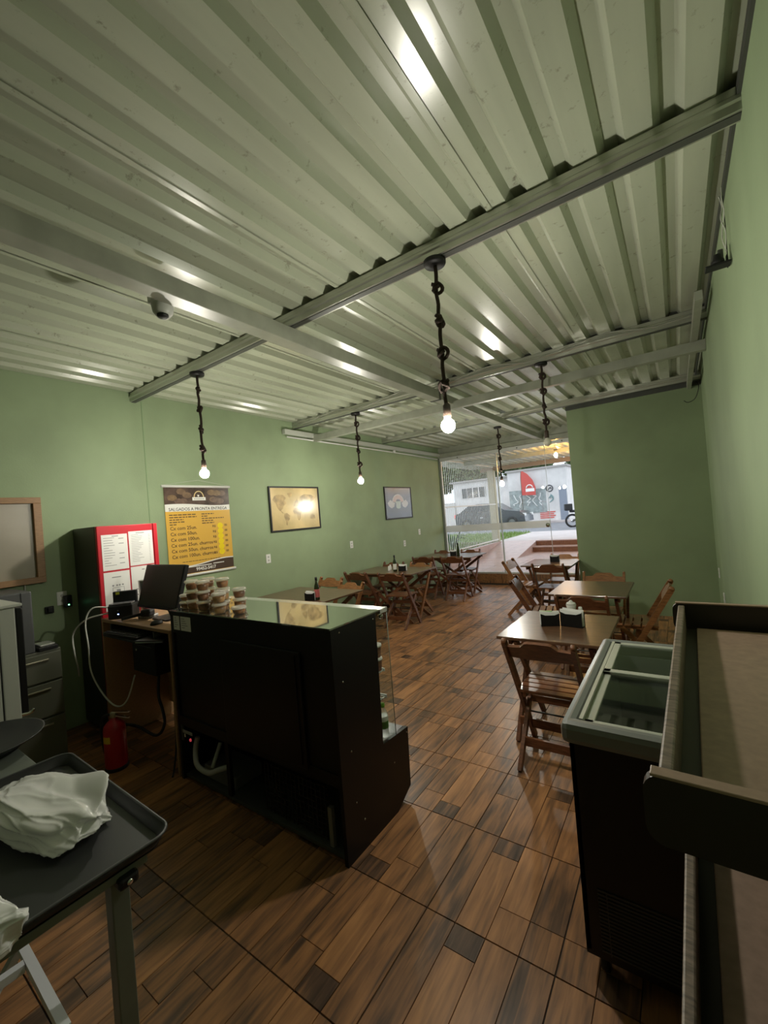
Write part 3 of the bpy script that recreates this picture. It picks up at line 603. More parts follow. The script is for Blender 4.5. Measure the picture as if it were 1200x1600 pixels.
# fire extinguisher
t = thing('fire_extinguisher', 'red fire extinguisher standing on the floor by the cashier desk', 'fire extinguisher', (-3.36, 1.27, 0), .6)
RE = mat('extinguisher_red', (.42, .012, .02), .33)
MB().lathe([(.066, 0), (.070, .012), (.070, .27), (.064, .30), (.045, .325), (.022, .34), (.018, .355)], (0, 0, 0), 28).build('cylinder', RE, t)
MB().lathe([(.0725, .0), (.0735, .02), (.0715, .025)], (0, 0, 0), 28).build('base_ring', BLACKM, t)
MB().lathe([(.018, .35), (.022, .36), (.022, .385), (.012, .395)], (0, 0, 0), 14).build('valve', mat('brass_valve', (.45, .4, .3), .35, .8), t)
MB().bar((-.01, 0, .395), (.115, 0, .385), .02, .006, (0, 1, 0)).build('upper_lever', CHROME, t); MB().bar((-.01, 0, .372), (.11, 0, .345), .018, .006, (0, 1, 0)).build('lower_lever', CHROME, t)
MB().tube(smooth_path([(-.02, 0, .375), (-.09, .01, .35), (-.105, .015, .25), (-.085, .01, .10)]), .010, 8).build('hose', BLACKM, t)
pts = [(.0708*math.cos(a), .0708*math.sin(a)) for a in [math.radians(q) for q in range(-105, -45, 10)]]
b = MB(); n = len(pts); b.add([(x, y, .20) for x, y in pts]+[(x, y, .245) for x, y in pts], [(i, i+1, n+i+1, n+i) for i in range(n-1)], True); b.xf(Matrix.Rotation(-.45, 4, 'Z')); b.build('yellow_label', mat('yellow_label', (.75, .5, .02), .5), t)

# ================================================================== DISPLAY CASE
t = thing('display_case', 'long black refrigerated display case with a glass front and mirror-like top', 'display case', (-2.08, 1.43, 0)); CW = .715
prof = [(0, 0), (0, 1.10), (.355, 1.10), (.335, .41), (.575, .395), (.56, .07), (.42, 0)]
for x in (-CW, CW-.022):
    e = MB().prism(prof, 'x', x, x+.022).build('end_panel', BLACK, t)
    if x > 0:
        for (y, z) in ((.06, 1.075), (.33, 1.072), (.06, .84), (.08, .5), (.09, .25), (.14, .14), (.42, .27), (.56, .37)):
            MB().lathe([(0, 0), (.005, 0), (.004, .002), (0, .0025)], (0, 0, 0), 8).xf(Matrix.Translation((x+.022, y, z)) @ Matrix.Rotation(PI/2, 4, 'Y')).build('screw', CHROME, e)
MB().bbox((-CW, -.002, 1.10), (CW, .40, 1.108), .001).build('top', POLISHED, t)
MB().box((-CW, .40, 1.085), (CW, .465, 1.108)).build('top_edge', mat('bright_strip', (.6, .6, .57), .2, .6), t)
MB().box((-CW+.022, .0, .962), (CW-.022, .02, 1.10)).build('upper_back_rail', BLACK, t)
MB().box((-CW+.022, .0, .36), (CW-.022, .02, .42)).build('lower_back_rail', BLACK, t)
MB().box((CW-.25, .006, .36), (CW-.022, .024, .99)).build('back_stile', BLACK, t)
for (x0, x1, y0) in ((-CW+.03, -.12, .012), (-.16, .50, -.012)):
    dr = MB().bbox((x0, y0, .40), (x1, y0+.018, .975), .004).build('sliding_door', BLACK, t)
    MB().bbox((x1-.035, y0-.006, .42), (x1-.028, y0+.001, .96), .001).build('pull_strip', BLACK, dr)
MB().box((-CW+.022, .02, .36), (CW-.022, .56, .40)).build('deck', mat('case_deck', (.05, .05, .05), .3, .6), t)
MB().box((-CW+.022, .54, .06), (CW-.022, .565, .395)).build('front_plinth', BLACK, t)
MB().box((-CW+.022, .40, .0), (CW-.022, .42, .08)).build('kick_board', BLACK, t)
MB().box((-CW+.022, .02, .01), (CW-.022, .40, .03)).build('base_plate', DARKSTEEL, t)
MB().box((-.2, -.002, .05), (-.17, .02, .36)).build('divider', BLACK, t)
MB().box((-CW+.022, .30, .03), (CW-.022, .31, .36)).build('inner_back', BLACKM, t)
gb = MB()
for k in range(16): gb.box((.08+k*.0305, .05, .03), (.083+k*.0305, .054, .30))
for k in range(9): gb.box((.08, .052, .04+k*.031), (.56, .056, .043+k*.031))
gb.build('condenser_grille', mat('grille_brown', (.05, .04, .035), .5, .3), t)
MB().box((.575, .03, .03), (.60, .05, .22)).build('bracket', mat('pale_bracket', (.3, .3, .28), .4, .5), t)
MB().tube(smooth_path([(-.60, .06, .27), (-.60, .04, .20), (-.52, .0, .14), (-.40, .0, .125), (-.32, .02, .155), (-.26, .06, .17)]), .016, 8).build('drain_pipe', mat('pipe_grey', (.42, .42, .40), .5), t)
MB().tube(smooth_path([(-.41, .1, .26), (-.40, .06, .2), (-.40, .03, .14)]), .012, 8).build('drain_pipe', mat('pipe_grey', (.42, .42, .40), .5), t)
MB().bbox((-.55, .06, .03), (-.22, .26, .11), .01).build('compressor_tray', mat('tray_grey', (.2, .2, .2), .5, .4), t)
MB().box((-CW+.03, -.001, .26), (-CW+.05, .01, .36)).build('control_strip', DARKSTEEL, t)
cp = MB().box((-.66, -.003, .315), (-.55, .0, .335)).build('control_label', mat('label_grey', (.35, .35, .34), .5), t)
MB().lathe([(0, 0), (.010, 0), (.009, .006), (0, .007)], (0, 0, 0), 12).xf(Matrix.Translation((-.575, 0, .285)) @ Matrix.Rotation(PI/2, 4, 'X')).build('red_switch', mat('red_lamp', (.5, .03, .04), .4, emit=(1, .1, .12), estr=.35), t)
MB().box((-.645, -.003, .29), (-.632, 0, .31)).build('white_switch', WHITE, t)
for (x0, x1, z0, z1) in ((-.675, -.605, .985, 1.075), (-.59, -.475, .985, 1.075)):
    lb = MB().box((x0, -.0015, z0), (x1, 0, z1)).build('rating_label', PAPER, t); b = MB(); w_ = x1-x0
    for k in range(5): b.box((x0+.012, -.002, z0+.018+k*.014), (x0+.012+w_*(.3+.1*((k*3) % 4)), -.0015, z0+.022+k*.014))
    b.build('label_print', GREYINK, lb)
# case glass
MB().box((-CW+.004, .458, .40), (CW-.004, .464, 1.085)).build('front_glass', GLASS, t)
for x in (-CW+.004, CW-.01): MB().prism([(.338, .415), (.357, 1.085), (.458, 1.085), (.458, .40)], 'x', x, x+.006).build('side_glass', GLASS, t)
MB().tube([(CW-.004, .462, .40), (CW-.004, .462, 1.085)], .0022, 6).build('glass_edge', mat('green_glass_edge', (.16, .2, .17), .3), t)
for z in (.765, .62):
    s_ = MB(); 
    for k in range(13): s_.bar((-CW+.03, .12+k*.0255, z), (CW-.03, .12+k*.0255, z), .004, .004, (0, 1, 0))
    for k in range(7): s_.bar((-CW+.03+k*.2272, .12, z-.004), (-CW+.03+k*.2272, .43, z-.004), .005, .005)
    sh = s_.build('wire_shelf', mat('white_wire_shelf', (.7, .7, .68), .35), t)
    MB().box((-CW+.03, .434, z-.01), (CW-.03, .442, z+.006)).build('price_rail', WHITE, sh)
MB().lathe([(0, -.012), (.012, -.012), (.014, 0), (.012, .01), (0, .01)], (CW-.03, .44, 1.06), 12).build('glass_clip', CHROME, t)
# contents
def bottle(x, y, z, label):
    o = thing('water_bottle', label, 'bottle', (x, y, z), 0, 'water bottles in the display case')
    MB().lathe([(.028, 0), (.031, .008), (.031, .13), (.026, .155), (.013, .178), (.0125, .19)], (0, 0, 0), 18).build('body', film_mat('bottle_plastic'+label[:6], (.75, .85, .82), .35, .15), o)
    MB().lathe([(.0316, .055), (.0318, .06), (.0318, .095), (.0316, .10)], (0, 0, 0), 18).build('label_band', mat('green_label', (.05, .22, .04), .4), o)
    MB().lathe([(.0316, .10), (.0318, .104), (.0318, .128), (.031, .131)], (0, 0, 0), 18).build('neck_band', PWH, o)
    MB().lathe([(.015, .184), (.0155, .19), (.0155, .206), (.0, .208)], (0, 0, 0), 14).build('cap', mat('green_cap', (.16, .42, .03), .4), o); o.scale = (.9, .9, .86)
bottle(-1.42, 1.852, .402, 'front water bottle with green cap in the display case'); bottle(-1.425, 1.785, .402, 'water bottle behind the front one in the display case, half hidden by the side panel')
def parfait(z, label):
    o = thing('dessert_jar', label, 'dessert jar', (-1.425, 1.84, z), 0, 'dessert jars on the upper wire shelf')
    MB().lathe([(.026, 0), (.032, .055), (.033, .06)], (0, 0, 0), 18).build('pot', mat('layered_cream', (.42, .22, .17), .35, noise=.5, nscale=25, stretch=(1, 1, 3)), o)
    MB().lathe([(.0345, .056), (.035, .06), (.033, .070), (0, .073)], (0, 0, 0), 18).build('lid', mat('cloudy_lid', (.66, .62, .58), .3), o)
parfait(.768, 'lower dessert jar on the upper shelf of the display case'); parfait(.842, 'upper dessert jar with white lid stacked on another in the display case')

# dessert cups on the counter
CUPM = [mat('caramel_%d' % i, c, .3, noise=.65, nscale=28) for i, c in enumerate(((.30, .12, .035), (.20, .075, .025), (.38, .20, .07)))]
CUPC = film_mat('clear_cup', (.75, .66, .54), .12, .1); LIDC = film_mat('clear_lid', (.80, .76, .68), .5, .15)
def cup_proto(hh, k):
    o = thing('dessert_cup', '', 'dessert cup', (0, 0, 0), 0, 'clear dessert cups stacked on the display case')
    MB().lathe([(.030, .003), (.034, hh*.35), (.037, hh*.72), (.0, hh*.75)], (0, 0, 0), 20).build('filling', CUPM[k], o)
    MB().lathe([(.033, 0), (.036, hh*.4), (.041, hh-.006), (.0425, hh-.006), (.0425, hh-.003)], (0, 0, 0), 20).build('cup_wall', CUPC, o)
    MB().lathe([(.0445, hh-.006), (.0450, hh+.001), (.042, hh+.003), (.041, hh+.007), (.036, hh+.009), (0, hh+.008)], (0, 0, 0), 20).build('lid', LIDC, o)
    return o
CH = .054; protos = [cup_proto(CH, 0), cup_proto(CH, 1), cup_proto(CH, 2), cup_proto(.036, 0)]; used = [False]*4
stacks = [((-2.745, 1.52), [1, 1], 'stack nearest the monitor', 3), ((-2.63, 1.50), [0, 1, 0], 'tall stack second from the monitor', 0), ((-2.60, 1.60), [2, 0, 0], 'rear tall stack second from the monitor', 0),
          ((-2.505, 1.50), [1, 1, 0], 'tall middle stack under the poster edge', 0), ((-2.46, 1.61), [2, 1, 0], 'tall rear stack right of the middle', 0), ((-2.365, 1.545), [0, 2], 'shorter stack right of the tall ones', 0),
          ((-2.30, 1.475), [2, 2], 'front right stack', 0), ((-2.315, 1.63), [0, 1], 'rear right stack', 0), ((-2.165, 1.51), [3], 'single low cup at the right end', 0)]
for (x, y), ks, desc, shortn in stacks:
    for lv, k in enumerate(ks):
        pos = 'only' if len(ks) == 1 else ('bottom' if lv == 0 else 'top' if lv == len(ks)-1 else 'middle')
        hh = .036 if (k == 3 or shortn) else CH
        kk = 3 if hh < .05 else k
        l = ('clear lidded dessert cup, '+desc) if pos == 'only' else 'clear lidded caramel dessert cup, %s of the %s' % (pos, desc)
        loc = (x+random.uniform(-.002, .002), y+random.uniform(-.002, .002), 1.109+lv*(hh+.010)); rz = random.uniform(0, 6)
        if not used[kk]: used[kk] = True; o = protos[kk]; o.location = loc; o.rotation_euler.z = rz; o['label'] = l
        else: dup(protos[kk], loc, rz, l)
for k in range(4):
    if not used[k]:
        for c in list(protos[k].children): bpy.data.objects.remove(c)
        bpy.data.objects.remove(protos[k])

# ================================================================== TABLES AND CHAIRS
def make_table(label, cx, cy, w, d, rz=0, group=None):
    t = thing('folding_table', label, 'table', (cx, cy, 0), rz, group)
    MB().bbox((-w/2, -d/2, .73), (w/2, d/2, .75), .004).build('table_top', TABLEW, t)
    for sy in (-1, 1):
        MB().bbox((-w/2+.05, sy*(d/2-.09)-.012, .685), (w/2-.05, sy*(d/2-.09)+.012, .73), .002).build('apron', CHAIRW, t)
    a = w/2-.07
    for sy in (-1, 1):
        MB().bar((-a, sy*(d/2-.115), .70), (a*.92, sy*(d/2-.115), .0), .022, .045, (0, 1, 0)).build('leg', CHAIRW, t)
        MB().bar((a, sy*(d/2-.145), .70), (-a*.92, sy*(d/2-.145), .0), .022, .045, (0, 1, 0)).build('leg', CHAIRW, t)
    for sx_ in (-1, 1): MB().bar((sx_*a*.62, -d/2+.12, .11), (sx_*a*.62, d/2-.12, .11), .018, .05, (1, 0, 0)).build('stretcher', CHAIRW, t)
    return t
def make_table4(label, cx, cy, w, d, group=None):     # square table, slim straight-ish legs
    t = thing('folding_table', label, 'table', (cx, cy, 0), 0, group)
    MB().bbox((-w/2, -d/2, .73), (w/2, d/2, .75), .004).build('table_top', TABLEW, t)
    for sx_ in (-1, 1): MB().bbox((sx_*(w/2-.07)-.012, -d/2+.06, .685), (sx_*(w/2-.07)+.012, d/2-.06, .73), .002).build('apron', CHAIRW, t)
    for sx_ in (-1, 1):
        MB().bar((sx_*(w/2-.05), d/2-.10, .71), (sx_*(w/2-.05), -d/2+.12, 0), .024, .042, (1, 0, 0)).build('leg', CHAIRW, t)
        MB().bar((sx_*(w/2-.095), -d/2+.10, .71), (sx_*(w/2-.095), d/2-.12, 0), .024, .042, (1, 0, 0)).build('leg', CHAIRW, t)
    for sy in (-1, 1): MB().bar((-w/2+.06, sy*(d/2-.17), .13), (w/2-.06, sy*(d/2-.17), .13), .018, .05, (0, 1, 0)).build('stretcher', CHAIRW, t)
    return t
GT = 'dark wood folding tables'
make_table('long dark table by the wall directly behind the display case', -3.735, 3.59, 1.11, .745, 0, GT)
make_table('long dark table by the wall below the gap between the two pictures', -3.79, 5.50, 1.17, .75, 0, GT)
make_table('long dark table by the wall nearest the glass front', -3.72, 7.42, 1.2, .75, 0, GT)
make_table4('square dark table next to the chest freezer', -.735, 3.07, .655, .74, GT)
make_table4('square dark table in front of the green return wall', -.75, 4.49, .655, .75, GT)
make_table4('square dark table by the glass front left of the return wall', -1.57, 6.36, .68, .74, GT)

def make_chair(wm):
    t = thing('folding_chair', '', 'chair', (0, 0, 0), 0, 'wooden folding chairs')
    T = Vector((0, -.25, .80)); F = Vector((0, .20, 0)); dr = (T-F).normalized()
    for s in (-1, 1):
        b = MB().bar((s*.197, F.y, F.z), (s*.197, T.y-.002, T.z-.012), .023, .046); b.lathe([(0, -.0115), (.022, -.0115), (.022, .0115), (0, .0115)], (0, 0, 0), 12)
        n = 48; M = Matrix.Translation((s*.197, T.y-.002, T.z-.012)) @ Matrix.Rotation(PI/2, 4, 'Y'); b.v[8:] = [tuple(M @ Vector(v)) for v in b.v[8:]]
        b.build('post', wm, t)
        MB().bar((s*.168, .15, .425), (s*.168, -.245, 0), .022, .042).build('leg', wm, t)
        MB().bar((s*.140, -.13, .425), (s*.140, .20, .425), .02, .03).build('seat_rail', wm, t)
    for k in range(5): MB().bbox((-.182, -.135+k*.069, .44), (.182, -.135+k*.069+.057, .458), .003).build('seat_slat', wm, t)
    # backrest with an ogee top edge
    up_ = []
    for i in range(25):
        x = -.186+.372*i/24; q = abs(x)/.186; e = 0 if q > .62 else (1 if q < .36 else .5+.5*math.cos((q-.36)/.26*PI)); up_.append((x, .785-.022+.036*e+.004*math.cos(x*14)))
    poly = [(x, z) for x, z in up_] + [(.186, .675), (.06, .668), (-.06, .668), (-.186, .675)]
    b = MB().prism(poly, 'y', -.010, .010)
    # lean the board along the post
    ang = math.atan2(dr.y, dr.z); zc = .735; yc = F.y+dr.y/dr.z*zc
    b.xf(Matrix.Translation((0, yc, zc)) @ Matrix.Rotation(-ang, 4, 'X') @ Matrix.Translation((0, 0, -zc))); b.build('backrest', wm, t)
    def on_post(z): return F.y+dr.y/dr.z*z
    def on_leg(z): return -.245+(.15+.245)*z/.425
    MB().bar((-.16, on_leg(.13), .13), (.16, on_leg(.13), .13), .018, .055, (0, 1, .0)).build('stretcher', wm, t)
    MB().bar((-.185, on_post(.12), .12), (.185, on_post(.12), .12), .018, .05, (0, 1, 0)).build('stretcher', wm, t)
    MB().bar((-.16, on_leg(.33), .33), (.16, on_leg(.33), .33), .018, .045, (0, 1, 0)).build('stretcher', wm, t)
    MB().tube([(-.205, on_post(.235), .235), (.205, on_post(.235), .235)], .006, 8).build('pivot_rod', DARKSTEEL, t)
    return t
chA, chB = make_chair(CHAIRW), make_chair(CHAIRO)
first = {0: True, 1: True}
def chair(x, y, rz, label, lamplit=0):
    p = chB if lamplit else chA; rz = math.radians(rz); loc = (x, y, 0)
    if first[lamplit]: first[lamplit] = False; p.location = loc; p.rotation_euler.z = rz; p['label'] = label
    else: dup(p, loc, rz, label)
D = .25
# rz 0 faces +Y (back towards the camera); 180 faces -Y
chair(-.735, 2.49+D, 0, 'wooden folding chair closest to the camera, tucked under the table by the freezer')
chair(-.745, 3.83+D, 2, 'wooden folding chair on the near side of the table before the return wall')
chair(-.73, 5.14-D, 180, 'wooden folding chair against the green return wall, behind its table', 1)
chair(-.06-.30, 4.52, 92, 'wooden folding chair with its back to the right wall beside the rack', 1)
chair(-2.16+.24, 6.24, -92, 'wooden folding chair in the aisle facing right, left of the table at the glass front', 1)
chair(-1.49, 5.80+D, 0, 'wooden folding chair on the near side of the table left of the return wall')
chair(-1.50, 6.90-.22, 180, 'honey coloured chair on the far side of the table left of the return wall', 1)
chair(-1.33, 4.70, -80, 'low wooden folding chair on the aisle side of the table before the return wall')
chair(-4.17+.03, 4.45-D, 180, 'honey coloured chair behind the table at the display case, by the wall', 1)
chair(-3.54, 4.12-D+.04, 176, 'honey coloured chair behind the table at the display case, on the aisle end', 1)
chair(-3.72, 3.02+D, 0, 'wooden chair hidden up to its top rail behind the display case, nearer the wall')
chair(-3.24, 3.06+D, 3, 'wooden chair hidden up to its top rail behind the display case, on the aisle end')
chair(-4.08, 4.91+D, 0, 'wooden folding chair on the near side of the middle wall table, by the wall')
chair(-3.43, 4.88+D, 4, 'wooden folding chair on the near side of the middle wall table, on the aisle end')
chair(-3.58, 6.03-D, 177, 'honey coloured chair on the far side of the middle wall table, on the aisle end', 1)
chair(-4.14, 6.07-D, 180, 'wooden folding chair on the far side of the middle wall table, by the wall')
chair(-3.40, 6.77+D, 5, 'wooden folding chair on the near side of the farthest wall table, on the aisle end')
chair(-4.0, 6.77+D, 8, 'wooden folding chair on the near side of the farthest wall table, by the wall')
chair(-4.12, 7.94-D, 180, 'wooden folding chair on the far side of the farthest wall table, by the wall')
chair(-3.52, 7.96-D, 180, 'wooden folding chair on the far side of the farthest wall table, on the aisle end')

# table items
def napkin(x, y, rz, label, s=1, zt=.75, green=False):
    t = thing('napkin_holder', label, 'napkin holder', (x, y, zt), math.radians(rz), 'napkin holders')
    w, d, h = .062*s, .028*s, .088*s
    MB().prism([(-w, 0), (w, 0), (w, h), (w*.5, h*.86), (-w*.5, h*.86), (-w, h)], 'y', -d, -d+.003).build('side_plate', BLACK, t)
    MB().prism([(-w, 0), (w, 0), (w, h), (w*.5, h*.86), (-w*.5, h*.86), (-w, h)], 'y', d-.003, d).build('side_plate', BLACK, t)
    MB().box((-w, -d, 0), (w, d, .004)).build('base', BLACK, t)
    rn = random.Random(int(x*50)); b = MB()
    for k in range(7): y_ = -d+.006+k*(2*d-.012)/6; q = rn.uniform(-.006, .006); b.prism([(-w*.95+q, .005), (w*.95+q, .005), (w*.95+q, h*1.08+q), (-w*.95+q, h*1.12-q)], 'y', y_, y_+.0022)
    b.build('napkins', PAPER, t)
    if green: MB().box((-w*1.02, -.006, h*.95), (w*.3, .004, h*1.17)).build('green_sachets', mat('pale_green_sachet', (.35, .55, .25), .4), t)
    return t
def oil(x, y, label, lab=None, dark=True):
    t = thing('oil_bottle', label, 'bottle', (x, y, .75), 0, 'oil bottles on the tables')
    MB().lathe([(.026, 0), (.029, .006), (.029, .13), (.024, .16), (.012, .19), (.0115, .225)], (0, 0, 0), 18).build('body', mat('dark_green_glass', (.018, .028, .008), .08, 0, .6), t)
    MB().lathe([(.0135, .215), (.0135, .25), (.0, .252)], (0, 0, 0), 12).build('cap', BLACKM, t)
    if lab: MB().lathe([(.0293, .03), (.0297, .033), (.0297, .115), (.0293, .118)], (0, 0, 0), 18).build('paper_label', mat('label_'+lab, {'pink': (.5, .12, .12), 'white': (.65, .65, .6)}[lab], .5), t)
def shaker(x, y, label, h=.075, cat='shaker'):
    t = thing('salt_shaker', label, cat, (x, y, .75), 0, 'white shakers on the tables')
    MB().lathe([(.018, 0), (.019, .004), (.016, h*.65), (.013, h*.72)], (0, 0, 0), 14).build('body', mat('salt_white', (.72, .72, .70), .3), t)
    MB().lathe([(.0145, h*.70), (.0150, h*.76), (.012, h*.98), (0, h)], (0, 0, 0), 14).build('lid', WHITE, t)
oil(-3.345, 3.345, 'dark oil bottle with pink label on the table behind the display case', 'pink'); napkin(-3.40, 3.30, 15, 'black napkin holder beside the pink labelled oil bottle')
oil(-3.65, 5.37, 'dark oil bottle with white label on the middle wall table', 'white'); napkin(-3.545, 5.43, 10, 'black napkin holder beside the white labelled oil bottle')
shaker(-3.80, 5.42, 'front white shaker left of the oil bottle on the middle wall table'); shaker(-3.84, 5.52, 'rear white shaker left of the oil bottle on the middle wall table', .085)
oil(-3.47, 7.27, 'dark oil bottle on the farthest wall table', None); napkin(-3.61, 7.36, 8, 'black napkin holder on the farthest wall table')
napkin(-.80, 3.06, 22, 'left black napkin holder with green sachets on the freezer-side table', 1.0, green=True); napkin(-.655, 3.085, -8, 'right black napkin holder on the freezer-side table', 1.15)
napkin(-1.53, 6.40, 5, 'black napkin holder on the table by the glass front')
t = thing('sugar_pot', 'white lidded sugar pot behind the napkin holders by the freezer', 'sugar pot', (-.715, 3.36, .75))
MB().lathe([(.028, 0), (.024, .012), (.031, .055), (.036, .085), (.034, .09)], (0, 0, 0), 20).build('body', mat('white_ceramic', (.7, .7, .66), .2), t)
MB().lathe([(.036, .088), (.030, .10), (.012, .108), (.010, .116), (.0, .12)], (0, 0, 0), 20).build('lid', mat('white_ceramic', (.7, .7, .66), .2), t)
shaker(-.655, 3.37, 'white shaker right of the sugar pot by the freezer', .07)

# ================================================================== CHEST FREEZER
t = thing('chest_freezer', 'black chest freezer with sliding glass lids against the right wall', 'chest freezer', (-.04, 1.985, 0))
fx0, fx1, fy0, fy1 = -.325, .315, -.505, .50
NAV = mat('freezer_black', (.006, .006, .008), .35, 0, .35); GRYF = mat('freezer_grey_rim', (.19, .20, .19), .32); PALE = mat('lid_frame', (.40, .42, .36), .4)
MB().box((fx0, fy0+.03, .09), (fx1-.02, fy0+.045, .80)).build('near_side', NAV, t)
MB().box((fx0, fy1-.045, .09), (fx1-.02, fy1-.03, .80)).build('far_side', NAV, t)
MB().box((fx0, fy0+.03, .09), (fx0+.015, fy1-.03, .80)).build('front_side', NAV, t)
MB().box((fx1-.035, fy0+.03, .09), (fx1-.02, fy1-.03, .80)).build('rear_side', NAV, t)
MB().box((fx0, fy0+.03, .075), (fx1-.02, fy1-.03, .09)).build('bottom', NAV, t)
LIN = mat('freezer_liner', (.30, .32, .30), .35)
b = MB(); x0, x1, y0, y1 = fx0+.05, fx1-.06, fy0+.09, fy1-.08
for (a, c) in (((x0-.005, y0, .28), (x0, y1, .81)), ((x1, y0, .28), (x1+.005, y1, .81)), ((x0, y0-.005, .28), (x1, y0, .81)), ((x0, y1, .28), (x1, y1+.005, .81)), ((x0, y0, .275), (x1, y1, .28))): b.box(a, c)
b.build('inner_tub', mat('dark_tub', (.15, .16, .15), .3), t)
# rounded rim
def rim(name, a, b_, w, hgt, z):
    ax = 0 if abs(b_[0]-a[0]) > abs(b_[1]-a[1]) else 1
    return MB().bbox((min(a[0], b_[0])-(w/2 if ax else 0), min(a[1], b_[1])-(0 if ax else w/2), z), (max(a[0], b_[0])+(w/2 if ax else 0), max(a[1], b_[1])+(0 if ax else w/2), z+hgt), .022).build(name, GRYF, t)
rim('rim', (fx0-.02, fy0+.025), (fx1, fy0+.025), .06, .075, .795); rim('rim', (fx0-.02, fy1-.025), (fx1, fy1-.025), .05, .075, .795)
rim('rim', (fx0+.005, fy0+.01), (fx0+.005, fy1-.01), .05, .075, .795); rim('rim', (fx1-.03, fy0+.01), (fx1-.03, fy1-.01), .05, .075, .795)
def lid(y0, y1, z, name):
    o = MB()
    x0, x1 = fx0+.045, fx1-.06
    for (a, c) in (((x0, y0, z), (x0+.03, y1, z+.014)), ((x1-.03, y0, z), (x1, y1, z+.014)), ((x0, y0, z), (x1, y0+.035, z+.014)), ((x0, y1-.03, z), (x1, y1, z+.014))): o.bbox(a, c, .003)
    f = o.build('lid_frame', PALE, t); MB().box((x0+.03, y0+.035, z+.005), (x1-.03, y1-.03, z+.009)).build('lid_glass', GLASS, f)
lid(fy0+.055, .06, .838, 'a'); lid(.02, fy1-.05, .853, 'b')
for x in (fx0+.033, fx1-.052): MB().box((x, fy0+.05, .835), (x+.012, fy1-.05, .868)).build('lid_track', PALE, t)
b = MB()
for k in range(17): b.box((fx0+.05, fy0+.026, .105+k*.0125), (fx1-.10, fy0+.0305, .111+k*.0125))
for x in (fx0+.075, -.02, .12): b.box((x, fy0+.0255, .10), (x+.003, fy0+.030, .31))
b.build('vent_grille', mat('grille_dark', (.035, .036, .036), .45), t)
for (x, y) in ((fx0+.05, fy0+.08), (fx0+.05, fy1-.08), (fx1-.08, fy0+.08), (fx1-.08, fy1-.08)):
    MB().lathe([(0, -.012), (.035, -.012), (.037, 0), (.035, .012), (0, .012)], (0, 0, 0), 16).xf(Matrix.Translation((x, y, .037)) @ Matrix.Rotation(PI/2, 4, 'Y')).build('caster', BLACKM, t)
fr = random.Random(5)
for k, (x, y) in enumerate(((-.12, 1.70), (.03, 1.68), (-.20, 1.85), (-.02, 1.88), (-.10, 2.10), (.06, 2.15), (-.16, 2.28))):
    b = MB().bbox((-.07, -.05, 0), (.07, .05, .07), .02)
    o = b.build('frozen_pack', mat('frosted_pack_%d' % (k % 2), ((.10, .11, .11), (.05, .055, .06))[k % 2], .3, noise=.4, nscale=30, bump=.6)); o.location = (x, y, .281); o.rotation_euler = (0, 0, fr.uniform(0, 3))
    tag(o, 'frosty %s pack inside the freezer, %s' % (('grey', 'dark')[k % 2], ('near the front', 'near right', 'left of centre', 'in the centre', 'behind centre', 'back right', 'at the back left')[k]), 'frozen pack', 'frozen packs in the chest freezer')

# ================================================================== SNACK RACK (right foreground)
t = thing('snack_rack', 'brown laminate display rack with tray shelves in the right foreground', 'rack', (.118, .98, 0), math.radians(-1.3))
LAM = mat('taupe_laminate', (.40, .275, .21), .42, noise=.1, nscale=60); EDGE = mat('worn_edge_strip', (.21, .165, .125), .5, noise=.5, nscale=14, stretch=(3, 10, 3)); DKB = mat('dark_brown_board', (.028, .021, .016), .4); INN = mat('inner_board', (.055, .05, .035), .45)
rx0, rx1, ry0, ry1 = -.150, .165, -.43, .44
for (zt, dep) in ((1.30, .075), (1.0, .075), (.66, .075), (.32, .075)):
    near = [(u, v) for u, v in rrect(rx0-.014, zt-dep, rx1+.004, zt+.002, .02)]
    MB().prism(near, 'y', ry0-.016, ry0).build('end_board', DKB, t, 'dark rounded end board')
    MB().prism(near, 'y', ry1, ry1+.016).build('end_board', DKB, t)
    MB().bbox((rx0-.006, ry0-.017, zt+.0), (rx1+.004, ry0+.001, zt+.0035), .001).build('board_edge', LAM, t)
    MB().bbox((rx0-.006, ry1-.001, zt+.0), (rx1+.004, ry1+.017, zt+.0035), .001).build('board_edge', LAM, t)
    MB().bbox((rx0, ry0, zt-dep), (rx0+.015, ry1, zt-.004), .003).build('front_lip', EDGE, t)
    MB().box((rx0+.015, ry0, zt-dep), (rx1, ry1, zt-dep+.006)).build('tray_bottom', INN, t)
    MB().bbox((rx0+.038, ry0+.004, zt-dep+.006), (rx1-.004, ry1-.03, zt-dep+.018), .002).build('shelf_panel', LAM, t)
MB().box((rx1, ry0-.016, 0), (rx1+.014, ry1+.016, 1.32)).build('back_panel', DKB, t)
for y in (ry1-.03,): MB().box((rx1-.05, y, 0), (rx1, y+.03, 1.225)).build('upright', DKB, t)
MB().box((rx1-.05, ry0, 0), (rx1, ry0+.03, 1.225)).build('upright', DKB, t)

